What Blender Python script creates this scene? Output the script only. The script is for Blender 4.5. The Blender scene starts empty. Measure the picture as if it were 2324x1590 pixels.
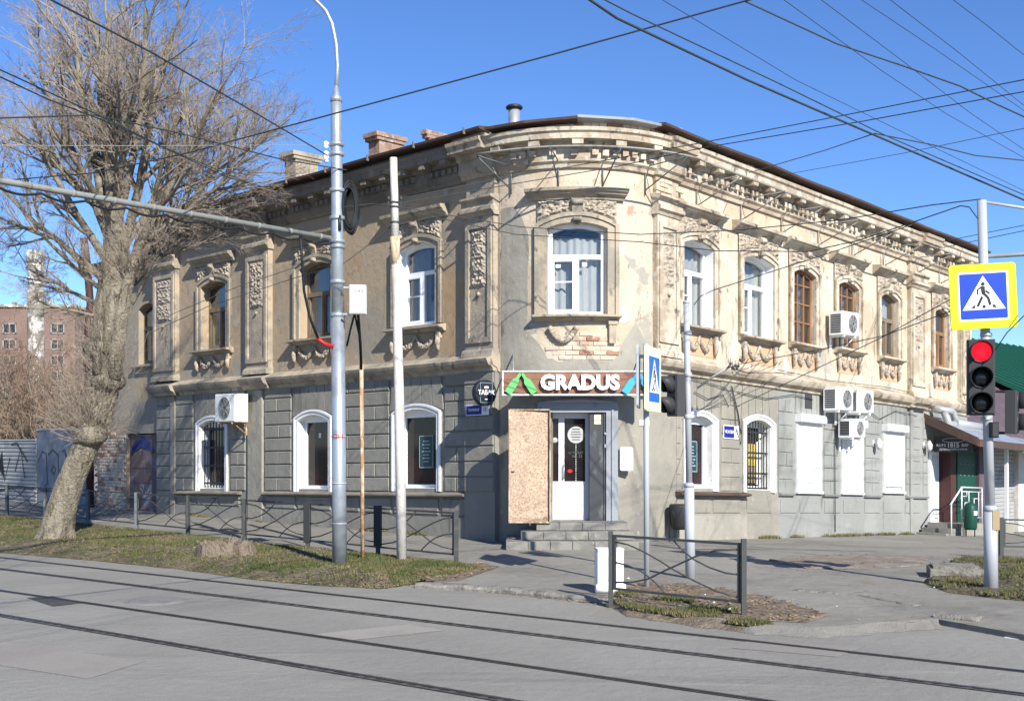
import bpy, bmesh, math, random
from mathutils import Vector, Matrix, noise

SC = bpy.context.scene
COL = SC.collection
rnd = random.Random(7)
PI = math.pi

# ------------------------------------------------------------------ camera, sky, sun, exposure
EYE = 1.68
cam = bpy.data.cameras.new('camera'); co = bpy.data.objects.new('camera', cam); COL.objects.link(co)
co.location = (0, 0, EYE); co.rotation_euler = (PI/2, 0, 0)
cam.sensor_width = 36; cam.lens = 2650/2324*36; cam.shift_y = 215/2324
cam.clip_start = .1; cam.clip_end = 3000
SC.camera = co

SUN_EL = math.radians(32.5); SUN_AZ = math.atan2(.43, -.90)
w = bpy.data.worlds.new('World'); SC.world = w; w.use_nodes = True
nt = w.node_tree; bg = nt.nodes['Background']
sky = nt.nodes.new('ShaderNodeTexSky'); sky.sky_type = 'NISHITA'; sky.sun_disc = False
sky.sun_elevation = SUN_EL; sky.sun_rotation = SUN_AZ
sky.air_density = 1.0; sky.dust_density = .0; sky.ozone_density = 6.0; sky.altitude = 1800
hs = nt.nodes.new('ShaderNodeHueSaturation'); hs.inputs['Saturation'].default_value = 1.09; hs.inputs['Hue'].default_value = .507
nt.links.new(sky.outputs[0], hs.inputs['Color']); nt.links.new(hs.outputs[0], bg.inputs[0]); bg.inputs[1].default_value = .106
sl = bpy.data.lights.new('sun', 'SUN'); sl.energy = 4.6; sl.angle = math.radians(.5); sl.color = (1, .955, .865)
so = bpy.data.objects.new('sun', sl); COL.objects.link(so)
sd = Vector((math.sin(SUN_AZ)*math.cos(SUN_EL), math.cos(SUN_AZ)*math.cos(SUN_EL), math.sin(SUN_EL)))
so.rotation_euler = sd.to_track_quat('Z', 'Y').to_euler(); so.location = (8, -10, 20)
SC.view_settings.view_transform = 'Standard'; SC.view_settings.look = 'None'
SC.view_settings.exposure = .80; SC.view_settings.gamma = 1; SC.view_settings.use_curve_mapping = False

# ------------------------------------------------------------------ survey frames (metres)
def at(px, py, d):            # bearing read off the photograph + distance along the view axis
    return Vector(((px-1162)/2650*d, d, EYE+(1010-py)/2650*d))
def gp(px, py, z=0.):         # the same for a point lying on the ground at height z
    d = 2650*(EYE-z)/(py-1010)
    return Vector(((px-1162)/2650*d, d, z))
uL = Vector((-.7074, .7068, 0)); nL = Vector((-.7068, -.7074, 0))
uR = Vector((.6987, .7154, 0)); nR = Vector((.7154, -.6987, 0))
A0 = Vector((-.208, 20.44, 0)); B0 = Vector((2.45, 20.44, 0)); C0 = Vector((1.121, 21.77, 0)); RAD = 1.88
FALL = .0416                  # the side street falls away from the corner
UP = Vector((0, 0, 1))
def fL(s, o, z): return A0 + s*uL + o*nL + z*UP
def lslope(z): return .031*z if z < .8 else .0248-.0075*(z-.8)
def fLg(s, o, z): return fL(s, o, z-lslope(z)*max(s, 0))
def fR(s, o, z): return B0 + s*uR + o*nR + (z-FALL*s)*UP
def fB(s, o, z):
    t = math.radians(225)+s/RAD
    return C0 + (RAD+o)*Vector((math.cos(t), math.sin(t), 0)) + z*UP
BLEN = RAD*PI/2
def fW(x, y, z): return Vector((x, y, z))
def gz(p): return -FALL*min(max((Vector((p[0], p[1], 0))-B0).dot(uR), 0), 16)

# ------------------------------------------------------------------ materials
def mat(name, col, rough=.85, metal=0., layers=(), bump=None, spec=.3, emit=None):
    m = bpy.data.materials.new(name); m.use_nodes = True
    n = m.node_tree.nodes; l = m.node_tree.links; b = n['Principled BSDF']
    b.inputs['Roughness'].default_value = rough; b.inputs['Metallic'].default_value = metal
    b.inputs['Specular IOR Level'].default_value = spec
    geo = n.new('ShaderNodeNewGeometry')
    cur = None
    def vec(scale, stretch):
        mp = n.new('ShaderNodeMapping'); mp.inputs['Scale'].default_value = (scale, scale, scale*stretch)
        l.new(geo.outputs['Position'], mp.inputs['Vector']); return mp.outputs[0]
    if not layers:
        b.inputs['Base Color'].default_value = (*col, 1)
    for i, ly in enumerate(layers):
        c2, scale, lo, hi = ly[:4]; stretch = ly[4] if len(ly) > 4 else 1.; kind = ly[5] if len(ly) > 5 else 'noise'
        if kind == 'streak':
            mp = n.new('ShaderNodeMapping'); mp.inputs['Rotation'].default_value = (0, 0, math.radians(37.5)); mp.inputs['Scale'].default_value = (scale*.09, scale, scale)
            l.new(geo.outputs['Position'], mp.inputs['Vector'])
            t = n.new('ShaderNodeTexNoise'); t.inputs['Scale'].default_value = 1; t.inputs['Detail'].default_value = 6; t.inputs['Roughness'].default_value = .65
            l.new(mp.outputs[0], t.inputs['Vector']); src = t.outputs['Fac']
        elif kind == 'crack':
            t = n.new('ShaderNodeTexVoronoi'); t.feature = 'DISTANCE_TO_EDGE'; t.inputs['Scale'].default_value = 1
            nz = n.new('ShaderNodeTexNoise'); nz.inputs['Scale'].default_value = 2.2; nz.inputs['Detail'].default_value = 4
            mx = n.new('ShaderNodeVectorMath'); mx.operation = 'ADD'
            l.new(vec(scale, stretch), nz.inputs['Vector']); l.new(vec(scale, stretch), mx.inputs[0]); l.new(nz.outputs['Color'], mx.inputs[1])
            l.new(mx.outputs[0], t.inputs['Vector']); src = t.outputs['Distance']
        else:
            t = n.new('ShaderNodeTexNoise'); t.inputs['Scale'].default_value = 1; t.inputs['Detail'].default_value = 6; t.inputs['Roughness'].default_value = .62
            l.new(vec(scale, stretch), t.inputs['Vector']); src = t.outputs['Fac']
            if kind == 'off':
                t.noise_dimensions = '4D'; t.inputs['W'].default_value = 3.7+i
        mr = n.new('ShaderNodeMapRange'); mr.interpolation_type = 'SMOOTHSTEP'
        mr.inputs['From Min'].default_value = lo; mr.inputs['From Max'].default_value = hi
        l.new(src, mr.inputs['Value'])
        mix = n.new('ShaderNodeMix'); mix.data_type = 'RGBA'
        l.new(mr.outputs[0], mix.inputs['Factor'])
        if cur is None: mix.inputs[6].default_value = (*col, 1)
        else: l.new(cur, mix.inputs[6])
        mix.inputs[7].default_value = (*c2, 1)
        cur = mix.outputs[2]
    if cur is not None: l.new(cur, b.inputs['Base Color'])
    if bump:
        prev = None
        for (sc, dist) in (bump if isinstance(bump[0], tuple) else (bump,)):
            t = n.new('ShaderNodeTexNoise'); t.inputs['Scale'].default_value = sc; t.inputs['Detail'].default_value = 5
            l.new(geo.outputs['Position'], t.inputs['Vector'])
            bp = n.new('ShaderNodeBump'); bp.inputs['Strength'].default_value = 1; bp.inputs['Distance'].default_value = dist
            l.new(t.outputs['Fac'], bp.inputs['Height'])
            if prev: l.new(prev, bp.inputs['Normal'])
            prev = bp.outputs[0]
        l.new(prev, b.inputs['Normal'])
    if emit:
        b.inputs['Emission Color'].default_value = (*emit[0], 1); b.inputs['Emission Strength'].default_value = emit[1]
    return m

M = {}
M['asphalt'] = mat('asphalt', (.232, .222, .197), .9, layers=[((.262, .251, .223), .30, .42, .60), ((.205, .197, .176), .20, .52, .66, 1, 'off'), ((.19, .181, .162), 1.5, .54, .68, 1, 'streak'), ((.31, .297, .265), 2.6, .58, .72, 1, 'streak'), ((.165, .157, .142), 1.3, .66, .74, 1, 'off'), ((.16, .153, .138), 55, .54, .72), ((.39, .372, .335), 70, .60, .76, 1, 'off')], bump=((90, .007), (9, .012)))
M['pave'] = mat('pavement_asphalt', (.235, .222, .193), .92, layers=[((.185, .175, .154), .6, .48, .64), ((.275, .26, .225), .4, .53, .68, 1, 'off'), ((.205, .17, .135), 1.3, .58, .72), ((.15, .142, .126), 2.4, .60, .70, 1, 'off'), ((.14, .132, .118), .40, .006, .0, 1, 'crack'), ((.15, .142, .126), 50, .54, .72), ((.34, .322, .285), 60, .62, .76, 1, 'off')], bump=((70, .01), (5, .025)))
M['dirtpave'] = mat('dusty_worn_asphalt', (.20, .165, .13), .95, layers=[((.23, .21, .18), 2.5, .45, .6), ((.13, .10, .08), 5, .58, .7, 1, 'off')], bump=((30, .02), (6, .03)))
M['palepatch'] = mat('pale_asphalt_patch', (.30, .28, .245), .9, layers=[((.26, .242, .212), .8, .45, .6), ((.16, .15, .135), 60, .55, .75)], bump=(80, .006))
M['darkpatch'] = mat('dark_asphalt_patch', (.245, .227, .20), .9, layers=[((.27, .25, .22), .7, .45, .6), ((.15, .14, .125), 60, .55, .75)], bump=(80, .006))
M['dirt'] = mat('bare_soil', (.165, .128, .092), .95, layers=[((.23, .18, .135), 5, .45, .65), ((.09, .085, .045), 8, .55, .68, 1, 'off'), ((.30, .27, .235), 30, .66, .74)], bump=((30, .03), (6, .05)))
M['turf'] = mat('turf_soil', (.10, .088, .05), .95, layers=[((.165, .13, .092), 1.6, .44, .58), ((.065, .07, .028), 6, .48, .62, 1, 'off'), ((.24, .20, .15), 22, .62, .72)], bump=((25, .04), (5, .06)))
M['grass1'] = mat('grass_green', (.062, .085, .022), .85, layers=[((.12, .115, .045), 1.5, .42, .62)])
M['grass2'] = mat('grass_dry', (.17, .145, .075), .85, layers=[((.11, .105, .045), 2.5, .45, .6)])
M['kerb'] = mat('kerb_concrete', (.22, .205, .18), .95, layers=[((.12, .11, .095), 6, .5, .65), ((.34, .32, .29), 14, .6, .7)], bump=((40, .015), (9, .03)))
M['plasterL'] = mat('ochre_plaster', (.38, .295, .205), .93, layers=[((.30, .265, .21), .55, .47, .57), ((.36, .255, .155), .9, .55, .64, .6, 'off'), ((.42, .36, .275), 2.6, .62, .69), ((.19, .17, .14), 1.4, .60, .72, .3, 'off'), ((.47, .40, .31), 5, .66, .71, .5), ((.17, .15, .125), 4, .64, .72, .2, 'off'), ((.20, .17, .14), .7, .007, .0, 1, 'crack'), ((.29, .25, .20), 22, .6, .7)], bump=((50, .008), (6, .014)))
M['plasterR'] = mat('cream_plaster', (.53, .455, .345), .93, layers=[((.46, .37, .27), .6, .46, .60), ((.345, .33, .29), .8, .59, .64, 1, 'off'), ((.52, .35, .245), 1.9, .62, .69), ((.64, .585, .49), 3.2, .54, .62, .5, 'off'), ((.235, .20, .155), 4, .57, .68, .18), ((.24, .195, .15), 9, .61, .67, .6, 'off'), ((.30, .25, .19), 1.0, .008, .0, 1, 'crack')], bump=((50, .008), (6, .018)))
M['plasterB'] = mat('patched_plaster', (.53, .45, .345), .93, layers=[((.46, .37, .27), .8, .46, .58), ((.34, .32, .27), 1.1, .58, .63), ((.60, .53, .42), 1.7, .58, .64, 1, 'off'), ((.42, .25, .175), 2.8, .62, .68), ((.20, .175, .14), 6, .60, .67, .5, 'off'), ((.24, .205, .17), .9, .008, .0, 1, 'crack')], bump=((50, .008), (6, .018)))
M['cement'] = mat('cement_render', (.27, .255, .215), .93, layers=[((.325, .305, .255), .7, .45, .6), ((.20, .19, .165), 1.6, .54, .66, .5, 'off'), ((.36, .335, .28), 5, .60, .7), ((.15, .14, .125), 3, .63, .72, .35)], bump=((60, .006), (7, .014)))
M['soot'] = mat('sooty_stucco', (.215, .19, .155), .95, layers=[((.15, .135, .115), 1.2, .46, .6), ((.30, .265, .215), 4, .58, .68, 1, 'off'), ((.10, .09, .08), 6, .62, .7, .4)], bump=((45, .008), (14, .012)))
M['stucco'] = mat('weathered_stucco', (.385, .325, .245), .93, layers=[((.27, .24, .195), 1.6, .44, .58), ((.18, .155, .125), 5, .56, .66, .6), ((.48, .41, .32), 4, .60, .68, 1, 'off')], bump=((45, .008), (14, .012)))
M['stuccoR'] = mat('cream_stucco', (.52, .455, .355), .93, layers=[((.37, .30, .225), 1.8, .44, .58), ((.20, .17, .135), 6, .55, .66, .5), ((.58, .53, .44), 4, .58, .68, 1, 'off'), ((.42, .24, .16), 3, .66, .72)], bump=((45, .008), (14, .012)))
M['carve'] = mat('carved_stucco', (.42, .36, .285), .95, layers=[((.25, .215, .17), 14, .48, .62), ((.54, .48, .40), 9, .58, .68, 1, 'off')], bump=(60, .012))
M['orange'] = mat('orange_plaster', (.50, .325, .20), .93, layers=[((.48, .39, .29), 3, .5, .62)], bump=(40, .008))
M['grey'] = mat('grey_facade_paint', (.225, .216, .188), .9, layers=[((.265, .252, .218), .8, .46, .62), ((.165, .158, .14), 1.6, .54, .68, .35, 'off'), ((.30, .285, .245), 7, .62, .70), ((.13, .122, .108), 4, .62, .72, .15), ((.33, .27, .19), 11, .70, .74, 1, 'off')], bump=((60, .005), (8, .012)))
M['greyB'] = mat('beige_grey_facade_paint', (.245, .23, .192), .9, layers=[((.29, .27, .222), .9, .44, .58), ((.18, .172, .15), 1.8, .54, .66, .35, 'off'), ((.155, .145, .125), 4, .62, .72, .15), ((.33, .315, .28), 8, .61, .70)], bump=((60, .005), (8, .012)))
M['greyR'] = mat('pale_grey_facade_paint', (.25, .253, .236), .9, layers=[((.285, .287, .268), .9, .46, .6), ((.19, .192, .18), 1.6, .53, .66, .35, 'off'), ((.165, .16, .145), 5, .60, .70, .15), ((.185, .145, .115), 4, .67, .72), ((.31, .31, .295), 8, .62, .70, 1, 'off')], bump=((60, .005), (8, .012)))
M['brick'] = mat('red_brick', (.36, .19, .125), .92, layers=[((.27, .13, .085), 6, .45, .6), ((.48, .39, .31), 9, .56, .66, 1, 'off')], bump=(50, .012))
M['brickold'] = mat('weathered_chimney_brick', (.33, .22, .165), .92, layers=[((.22, .15, .115), 5, .45, .6), ((.42, .36, .29), 7, .54, .66, 1, 'off')], bump=(40, .02))
M['brickp'] = mat('limewashed_brick', (.52, .43, .33), .92, layers=[((.44, .28, .20), 3, .56, .64), ((.58, .52, .43), 7, .52, .62, 1, 'off')], bump=(50, .012))
M['white'] = mat('white_paint', (.78, .78, .77), .6, layers=[((.68, .68, .66), 3, .56, .72)], bump=(40, .002))
M['whiteold'] = mat('flaking_white_paint', (.76, .755, .735), .75, layers=[((.66, .65, .62), 2, .5, .68), ((.30, .26, .21), 13, .68, .72)], bump=(30, .006))
M['pvc'] = mat('white_pvc', (.80, .81, .82), .35, spec=.5)
M['pvcd'] = mat('grey_white_door_pvc', (.66, .65, .68), .4, spec=.5)
M['brownwood'] = mat('brown_window_wood', (.27, .145, .075), .6, layers=[((.18, .095, .05), 6, .45, .62, .2)], bump=(40, .004))
M['oldwood'] = mat('old_window_wood', (.20, .155, .11), .8, layers=[((.15, .11, .075), 7, .45, .62, .2), ((.36, .29, .21), 11, .6, .7, .3, 'off')], bump=(40, .006))
M['curtain'] = mat('net_curtain', (.44, .43, .40), .9, layers=[((.36, .36, .36), 3, .45, .6, .1)])
M['curtaind'] = mat('dim_curtain', (.26, .265, .26), .9, layers=[((.22, .23, .24), 3, .45, .6, .1)])
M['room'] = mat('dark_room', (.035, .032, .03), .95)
M['tint'] = mat('dark_shop_glass', (.010, .009, .010), .05, spec=.28, layers=[((.028, .013, .014), 1.2, .45, .62)])
M['dim'] = mat('dim_print', (.11, .115, .115), .7)
M['roofbrown'] = mat('brown_sheet_metal', (.085, .055, .045), .6, .1, layers=[((.13, .075, .055), 1.2, .5, .66), ((.07, .05, .045), 3, .56, .7, 1, 'off')], bump=(8, .01))
M['roofgrey'] = mat('galvanised_sheet', (.45, .47, .49), .4, .5, layers=[((.34, .36, .37), 2, .5, .65)])
M['soffit'] = mat('weathered_board', (.15, .13, .11), .9, layers=[((.09, .075, .06), 3, .5, .65)], bump=(20, .01))
M['steel'] = mat('galvanised_steel', (.40, .44, .47), .42, .55, layers=[((.32, .35, .38), 4, .48, .64), ((.50, .54, .57), 9, .56, .68, .2, 'off')], bump=(25, .002))
M['dullsteel'] = mat('dull_steel', (.27, .26, .24), .7, layers=[((.20, .165, .13), 5, .5, .62)])
M['armgrey'] = mat('weathered_arm', (.23, .235, .215), .7, layers=[((.17, .165, .15), 4, .5, .64)])
M['poleg'] = mat('grey_pole_paint', (.40, .415, .44), .5, .1, layers=[((.40, .42, .45), 3, .5, .65)])
M['concrete'] = mat('white_concrete', (.58, .55, .51), .92, layers=[((.42, .38, .33), 4, .52, .64, .3), ((.64, .62, .59), 9, .55, .68, 1, 'off')], bump=((60, .006), (12, .006)))
M['rust'] = mat('rusty_pipe', (.36, .20, .10), .8, layers=[((.58, .47, .32), 6, .44, .56, .45), ((.20, .085, .045), 7, .58, .7, 1, 'off')], bump=(40, .006))
M['black'] = mat('black_paint', (.022, .022, .024), .5, spec=.4)
M['fence'] = mat('dark_grey_fence_paint', (.055, .058, .058), .6, layers=[((.10, .085, .065), 9, .58, .68)])
M['fenceblue'] = mat('grey_blue_fence_post', (.13, .15, .16), .6, layers=[((.09, .10, .105), 6, .5, .65)])
M['rubber'] = mat('wire_insulation', (.014, .016, .017), .6)
M['wire'] = mat('weathered_wire', (.035, .045, .048), .6)
M['wirepale'] = mat('pale_wire', (.25, .25, .25), .6)
M['rail'] = mat('rail_steel', (.06, .055, .055), .45, .6)
M['rib'] = mat('rubber_rib', (.085, .082, .078), .9)
M['iron'] = mat('worn_iron', (.20, .19, .18), .7, layers=[((.15, .14, .135), 9, .5, .65)])
M['joint'] = mat('rail_joint_bitumen', (.055, .052, .052), .9, layers=[((.09, .085, .08), 12, .5, .65)], bump=(30, .01))
M['lime'] = mat('fluorescent_yellow_sheet', (.60, .70, .008), .5)
M['cream'] = mat('pale_yellow_sheet', (.74, .74, .50), .5)
M['signwhite'] = mat('white_sheet', (.80, .82, .84), .45)
M['blue'] = mat('sign_blue', (.004, .045, .40), .45)
M['blue2'] = mat('side_sign_blue', (.012, .12, .48), .45)
M['signblack'] = mat('sign_black', (.018, .018, .022), .5)
M['navy'] = mat('plate_navy', (.015, .018, .22), .45)
M['tabak'] = mat('blade_sign_blue_black', (.018, .022, .032), .5)
M['redlens'] = mat('lit_red_lens', (.5, .01, .02), .3, emit=((1, .012, .03), .75))
M['lens'] = mat('dark_lens', (.02, .022, .02), .15, spec=.6)
M['housing'] = mat('black_signal_plastic', (.04, .04, .043), .55)
M['woodsign'] = mat('brown_board_panel', (.235, .115, .075), .6, layers=[((.19, .09, .06), 4, .45, .62, 6)])
M['green'] = mat('green_letter', (.13, .48, .15), .5)
M['cyan'] = mat('blue_letter', (.05, .36, .70), .5)
M['osb'] = mat('chipboard', (.42, .31, .22), .85, layers=[((.50, .375, .265), 2.2, .42, .60), ((.31, .21, .145), 30, .48, .60), ((.56, .46, .36), 38, .54, .63, 1, 'off'), ((.15, .105, .08), 48, .60, .68)], bump=(60, .004))
M['doorgrey'] = mat('blue_grey_surround_paint', (.27, .29, .32), .75, layers=[((.22, .235, .26), 3, .5, .65)], bump=(30, .005))
M['doorblack'] = mat('dark_steel_door', (.05, .055, .06), .5, layers=[((.11, .12, .12), 5, .55, .68, .4)])
M['stone'] = mat('worn_step_stone', (.235, .225, .20), .92, layers=[((.17, .165, .15), 3, .48, .62), ((.30, .285, .25), 8, .58, .68, 1, 'off')], bump=((50, .008), (8, .015)))
M['acwhite'] = mat('air_conditioner_white', (.76, .76, .74), .5)
M['acdark'] = mat('air_conditioner_dark', (.05, .05, .052), .7)
M['acgrey'] = mat('air_conditioner_grille', (.42, .43, .43), .6)
M['shutter'] = mat('white_roller_shutter', (.72, .72, .72), .5, layers=[((.62, .615, .60), 2, .55, .68, .4)])
M['bark'] = mat('willow_bark', (.275, .24, .18), .95, layers=[((.19, .165, .12), 7, .44, .6, .3), ((.09, .08, .058), 10, .57, .66, .22), ((.36, .325, .255), 5, .58, .7, 1, 'off'), ((.07, .06, .045), 2.2, .64, .70, .5, 'off')], bump=((22, .06), (60, .02)))
M['limb'] = mat('limb_bark', (.235, .205, .155), .95, layers=[((.14, .12, .09), 6, .45, .62)], bump=(30, .02))
M['twig'] = mat('pale_twigs', (.34, .28, .22), .9, layers=[((.23, .195, .16), 2, .45, .6)])
M['brush'] = mat('brown_brush', (.25, .175, .125), .9)
M['apartment'] = mat('far_red_brick', (.205, .14, .115), .9, layers=[((.17, .115, .095), .25, .45, .62)])
M['farframe'] = mat('far_window_frame', (.30, .29, .275), .8)
M['stack'] = mat('whitewashed_chimney', (.55, .53, .49), .9, layers=[((.22, .20, .17), .7, .46, .54)], bump=(2, .1))
M['greenroof'] = mat('green_metal_roof', (.016, .10, .068), .5)
M['mauve'] = mat('mauve_roof_tile', (.10, .075, .085), .7, layers=[((.125, .09, .10), 2, .5, .62)])
M['bin'] = mat('green_bin_paint', (.006, .055, .036), .5)
M['binblack'] = mat('black_bin_metal', (.03, .032, .034), .45, layers=[((.10, .11, .12), 5, .58, .7)])
M['rustdoor'] = mat('rusty_painted_gate', (.17, .115, .10), .8, layers=[((.20, .20, .24), 2, .5, .62), ((.23, .10, .065), 4, .56, .68, 1, 'off'), ((.35, .34, .35), 6, .66, .72)], bump=(30, .005))
M['graf'] = mat('graffiti_grey_paint', (.18, .20, .235), .7, layers=[((.25, .265, .29), 1.2, .48, .6), ((.17, .145, .21), 1.7, .58, .68, 1, 'off')])
M['corr'] = mat('pale_corrugated_metal', (.33, .335, .33), .6, layers=[((.23, .235, .24), 1.6, .5, .62), ((.25, .22, .19), 6, .66, .72)])
M['gblue'] = mat('blue_spray', (.035, .05, .16), .8)
M['yellow'] = mat('yellow_box', (.80, .62, .10), .7)
M['tan'] = mat('tan_carton', (.33, .25, .14), .8)
M['red'] = mat('red_plastic', (.52, .02, .025), .5)
M['poster'] = mat('dark_teal_poster', (.02, .05, .06), .5)
M['posterline'] = mat('teal_print', (.28, .42, .44), .6)
M['stump'] = mat('rotten_stump', (.19, .155, .115), .95, layers=[((.11, .08, .055), 8, .48, .62, .3), ((.29, .24, .185), 5, .58, .68, 1, 'off')], bump=(25, .05))
M['litter'] = mat('paper_litter', (.72, .72, .70), .8)
M['lens_glass'] = mat('lamp_glass', (.62, .63, .63), .2, spec=.6)
M['duct'] = mat('duct_foil', (.42, .43, .43), .45, .4)
M['wine'] = mat('dark_brown_red_paint', (.065, .028, .025), .6)
M['moss'] = mat('weeds', (.12, .13, .05), .9)

def glass_mat(name, tint, refl):
    m = bpy.data.materials.new(name); m.use_nodes = True
    n = m.node_tree.nodes; l = m.node_tree.links; n.remove(n['Principled BSDF'])
    t = n.new('ShaderNodeBsdfTransparent'); t.inputs[0].default_value = (*tint, 1)
    g = n.new('ShaderNodeBsdfGlossy'); g.inputs['Roughness'].default_value = .03; g.inputs[0].default_value = (.9, .93, .95, 1)
    lw = n.new('ShaderNodeLayerWeight'); lw.inputs['Blend'].default_value = .5
    pw = n.new('ShaderNodeMath'); pw.operation = 'POWER'; pw.inputs[1].default_value = 4.
    l.new(lw.outputs['Facing'], pw.inputs[0])
    mr = n.new('ShaderNodeMapRange'); mr.inputs['From Max'].default_value = 1; mr.inputs['To Min'].default_value = refl; mr.inputs['To Max'].default_value = 1
    l.new(pw.outputs[0], mr.inputs['Value'])
    nz = n.new('ShaderNodeTexNoise'); nz.inputs['Scale'].default_value = 1.6
    bp = n.new('ShaderNodeBump'); bp.inputs['Distance'].default_value = .012
    l.new(nz.outputs['Fac'], bp.inputs['Height']); l.new(bp.outputs[0], g.inputs['Normal'])
    x = n.new('ShaderNodeMixShader'); l.new(mr.outputs[0], x.inputs[0]); l.new(t.outputs[0], x.inputs[1]); l.new(g.outputs[0], x.inputs[2])
    l.new(x.outputs[0], n['Material Output'].inputs[0]); return m
M['glass'] = glass_mat('window_glass', (.90, .92, .93), .05)

# ------------------------------------------------------------------ mesh builder
ORG = {}
class MB:
    def __init__(self): self.v = []; self.f = []; self.sm = []
    def face(self, pts, sm=False):
        i = len(self.v); self.v += [tuple(p) for p in pts]; self.f.append(tuple(range(i, i+len(pts)))); self.sm.append(sm)
    def hexa(self, p):
        i = len(self.v); self.v += [tuple(q) for q in p]
        for q in ((3, 2, 1, 0), (4, 5, 6, 7), (0, 1, 5, 4), (1, 2, 6, 5), (2, 3, 7, 6), (3, 0, 4, 7)):
            self.f.append(tuple(i+k for k in q)); self.sm.append(False)
        return self
    def box(self, f, s0, s1, o0, o1, z0, z1, n=1):
        for k in range(n):
            a = s0+(s1-s0)*k/n; b = s0+(s1-s0)*(k+1)/n
            self.hexa([f(a, o1, z0), f(b, o1, z0), f(b, o0, z0), f(a, o0, z0), f(a, o1, z1), f(b, o1, z1), f(b, o0, z1), f(a, o0, z1)])
        return self
    def cham(self, f, s0, s1, o0, o1, z0, z1, c):     # block with a chamfered front face
        r = [[f(s0, o0, z0), f(s1, o0, z0), f(s1, o0, z1), f(s0, o0, z1)],
             [f(s0, o1-c, z0), f(s1, o1-c, z0), f(s1, o1-c, z1), f(s0, o1-c, z1)],
             [f(s0+c, o1, z0+c), f(s1-c, o1, z0+c), f(s1-c, o1, z1-c), f(s0+c, o1, z1-c)]]
        i = len(self.v)
        for q in r: self.v += [tuple(p) for p in q]
        for a in (0, 4):
            for k in range(4):
                self.f.append((i+a+k, i+a+(k+1) % 4, i+a+4+(k+1) % 4, i+a+4+k)); self.sm.append(False)
        self.f.append((i+8, i+9, i+10, i+11)); self.sm.append(False)
        self.f.append((i+3, i+2, i+1, i)); self.sm.append(False)
        return self
    def slices(self, f, pts, o0, o1, zo=None):        # pts: (s, zlow, zhigh)
        i = len(self.v)
        for (s, a, b) in pts: self.v += [tuple(f(s, o0, a)), tuple(f(s, o1, a)), tuple(f(s, o1, b)), tuple(f(s, o0, b))]
        for k in range(len(pts)-1):
            j = i+4*k
            for q in ((0, 1), (1, 2), (2, 3), (3, 0)):
                self.f.append((j+q[0], j+q[1], j+4+q[1], j+4+q[0])); self.sm.append(False)
        self.f.append((i, i+1, i+2, i+3)); j = i+4*(len(pts)-1); self.f.append((j+3, j+2, j+1, j)); self.sm += [False, False]
        return self
    def sweep(self, f, svals, prof, dz=None, caps=True):
        i = len(self.v); m = len(prof)
        for s in svals:
            d = dz(s) if dz else 0
            self.v += [tuple(f(s, o, z+d)) for (o, z) in prof]
        for k in range(len(svals)-1):
            for q in range(m):
                self.f.append((i+k*m+q, i+k*m+(q+1) % m, i+(k+1)*m+(q+1) % m, i+(k+1)*m+q)); self.sm.append(False)
        if caps:
            self.f.append(tuple(i+q for q in range(m))); self.f.append(tuple(i+(len(svals)-1)*m+q for q in reversed(range(m)))); self.sm += [False, False]
        return self
    def prism(self, poly, fn, t0, t1):                # poly (x, y) points, fn(x, y, t)
        a = [fn(x, y, t0) for x, y in poly]; b = [fn(x, y, t1) for x, y in poly]
        i = len(self.v); n = len(poly); self.v += [tuple(p) for p in a+b]
        self.f.append(tuple(range(i, i+n))); self.f.append(tuple(range(i+2*n-1, i+n-1, -1))); self.sm += [False, False]
        for k in range(n): self.f.append((i+k, i+(k+1) % n, i+n+(k+1) % n, i+n+k)); self.sm.append(False)
        return self
    def tube(self, pts, r, n=6, caps=True):
        pts = [Vector(p) for p in pts]; m = len(pts)
        rr = r if isinstance(r, (list, tuple)) else [r]*m
        i = len(self.v); d = None; u = None
        for k, p in enumerate(pts):
            t = (pts[min(k+1, m-1)]-pts[max(k-1, 0)])
            t = t.normalized() if t.length > 1e-9 else Vector((0, 0, 1))
            if u is None:
                u = t.cross(Vector((.31, .17, .93)));
                if u.length < 1e-3: u = t.cross(Vector((1, 0, 0)))
                u.normalize()
            else:
                u = (u-t*u.dot(t))
                u = u.normalized() if u.length > 1e-6 else t.orthogonal().normalized()
            w_ = t.cross(u)
            for q in range(n):
                a = 2*PI*q/n; self.v.append(tuple(p+rr[k]*(math.cos(a)*u+math.sin(a)*w_)))
        for k in range(m-1):
            for q in range(n):
                self.f.append((i+k*n+q, i+k*n+(q+1) % n, i+(k+1)*n+(q+1) % n, i+(k+1)*n+q)); self.sm.append(True)
        if caps:
            self.f.append(tuple(i+q for q in reversed(range(n)))); self.f.append(tuple(i+(m-1)*n+q for q in range(n))); self.sm += [False, False]
        return self
    def lathe(self, c, prof, n=16, axis=UP, sm=True):
        c = Vector(c); axis = axis.normalized(); u = axis.orthogonal().normalized(); w_ = axis.cross(u)
        i = len(self.v); m = len(prof)
        for (r, h) in prof:
            for q in range(n):
                a = 2*PI*q/n; self.v.append(tuple(c+axis*h+r*(math.cos(a)*u+math.sin(a)*w_)))
        for k in range(m-1):
            for q in range(n):
                self.f.append((i+k*n+q, i+k*n+(q+1) % n, i+(k+1)*n+(q+1) % n, i+(k+1)*n+q)); self.sm.append(sm)
        self.f.append(tuple(i+q for q in reversed(range(n)))); self.f.append(tuple(i+(m-1)*n+q for q in range(n))); self.sm += [False, False]
        return self
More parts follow.
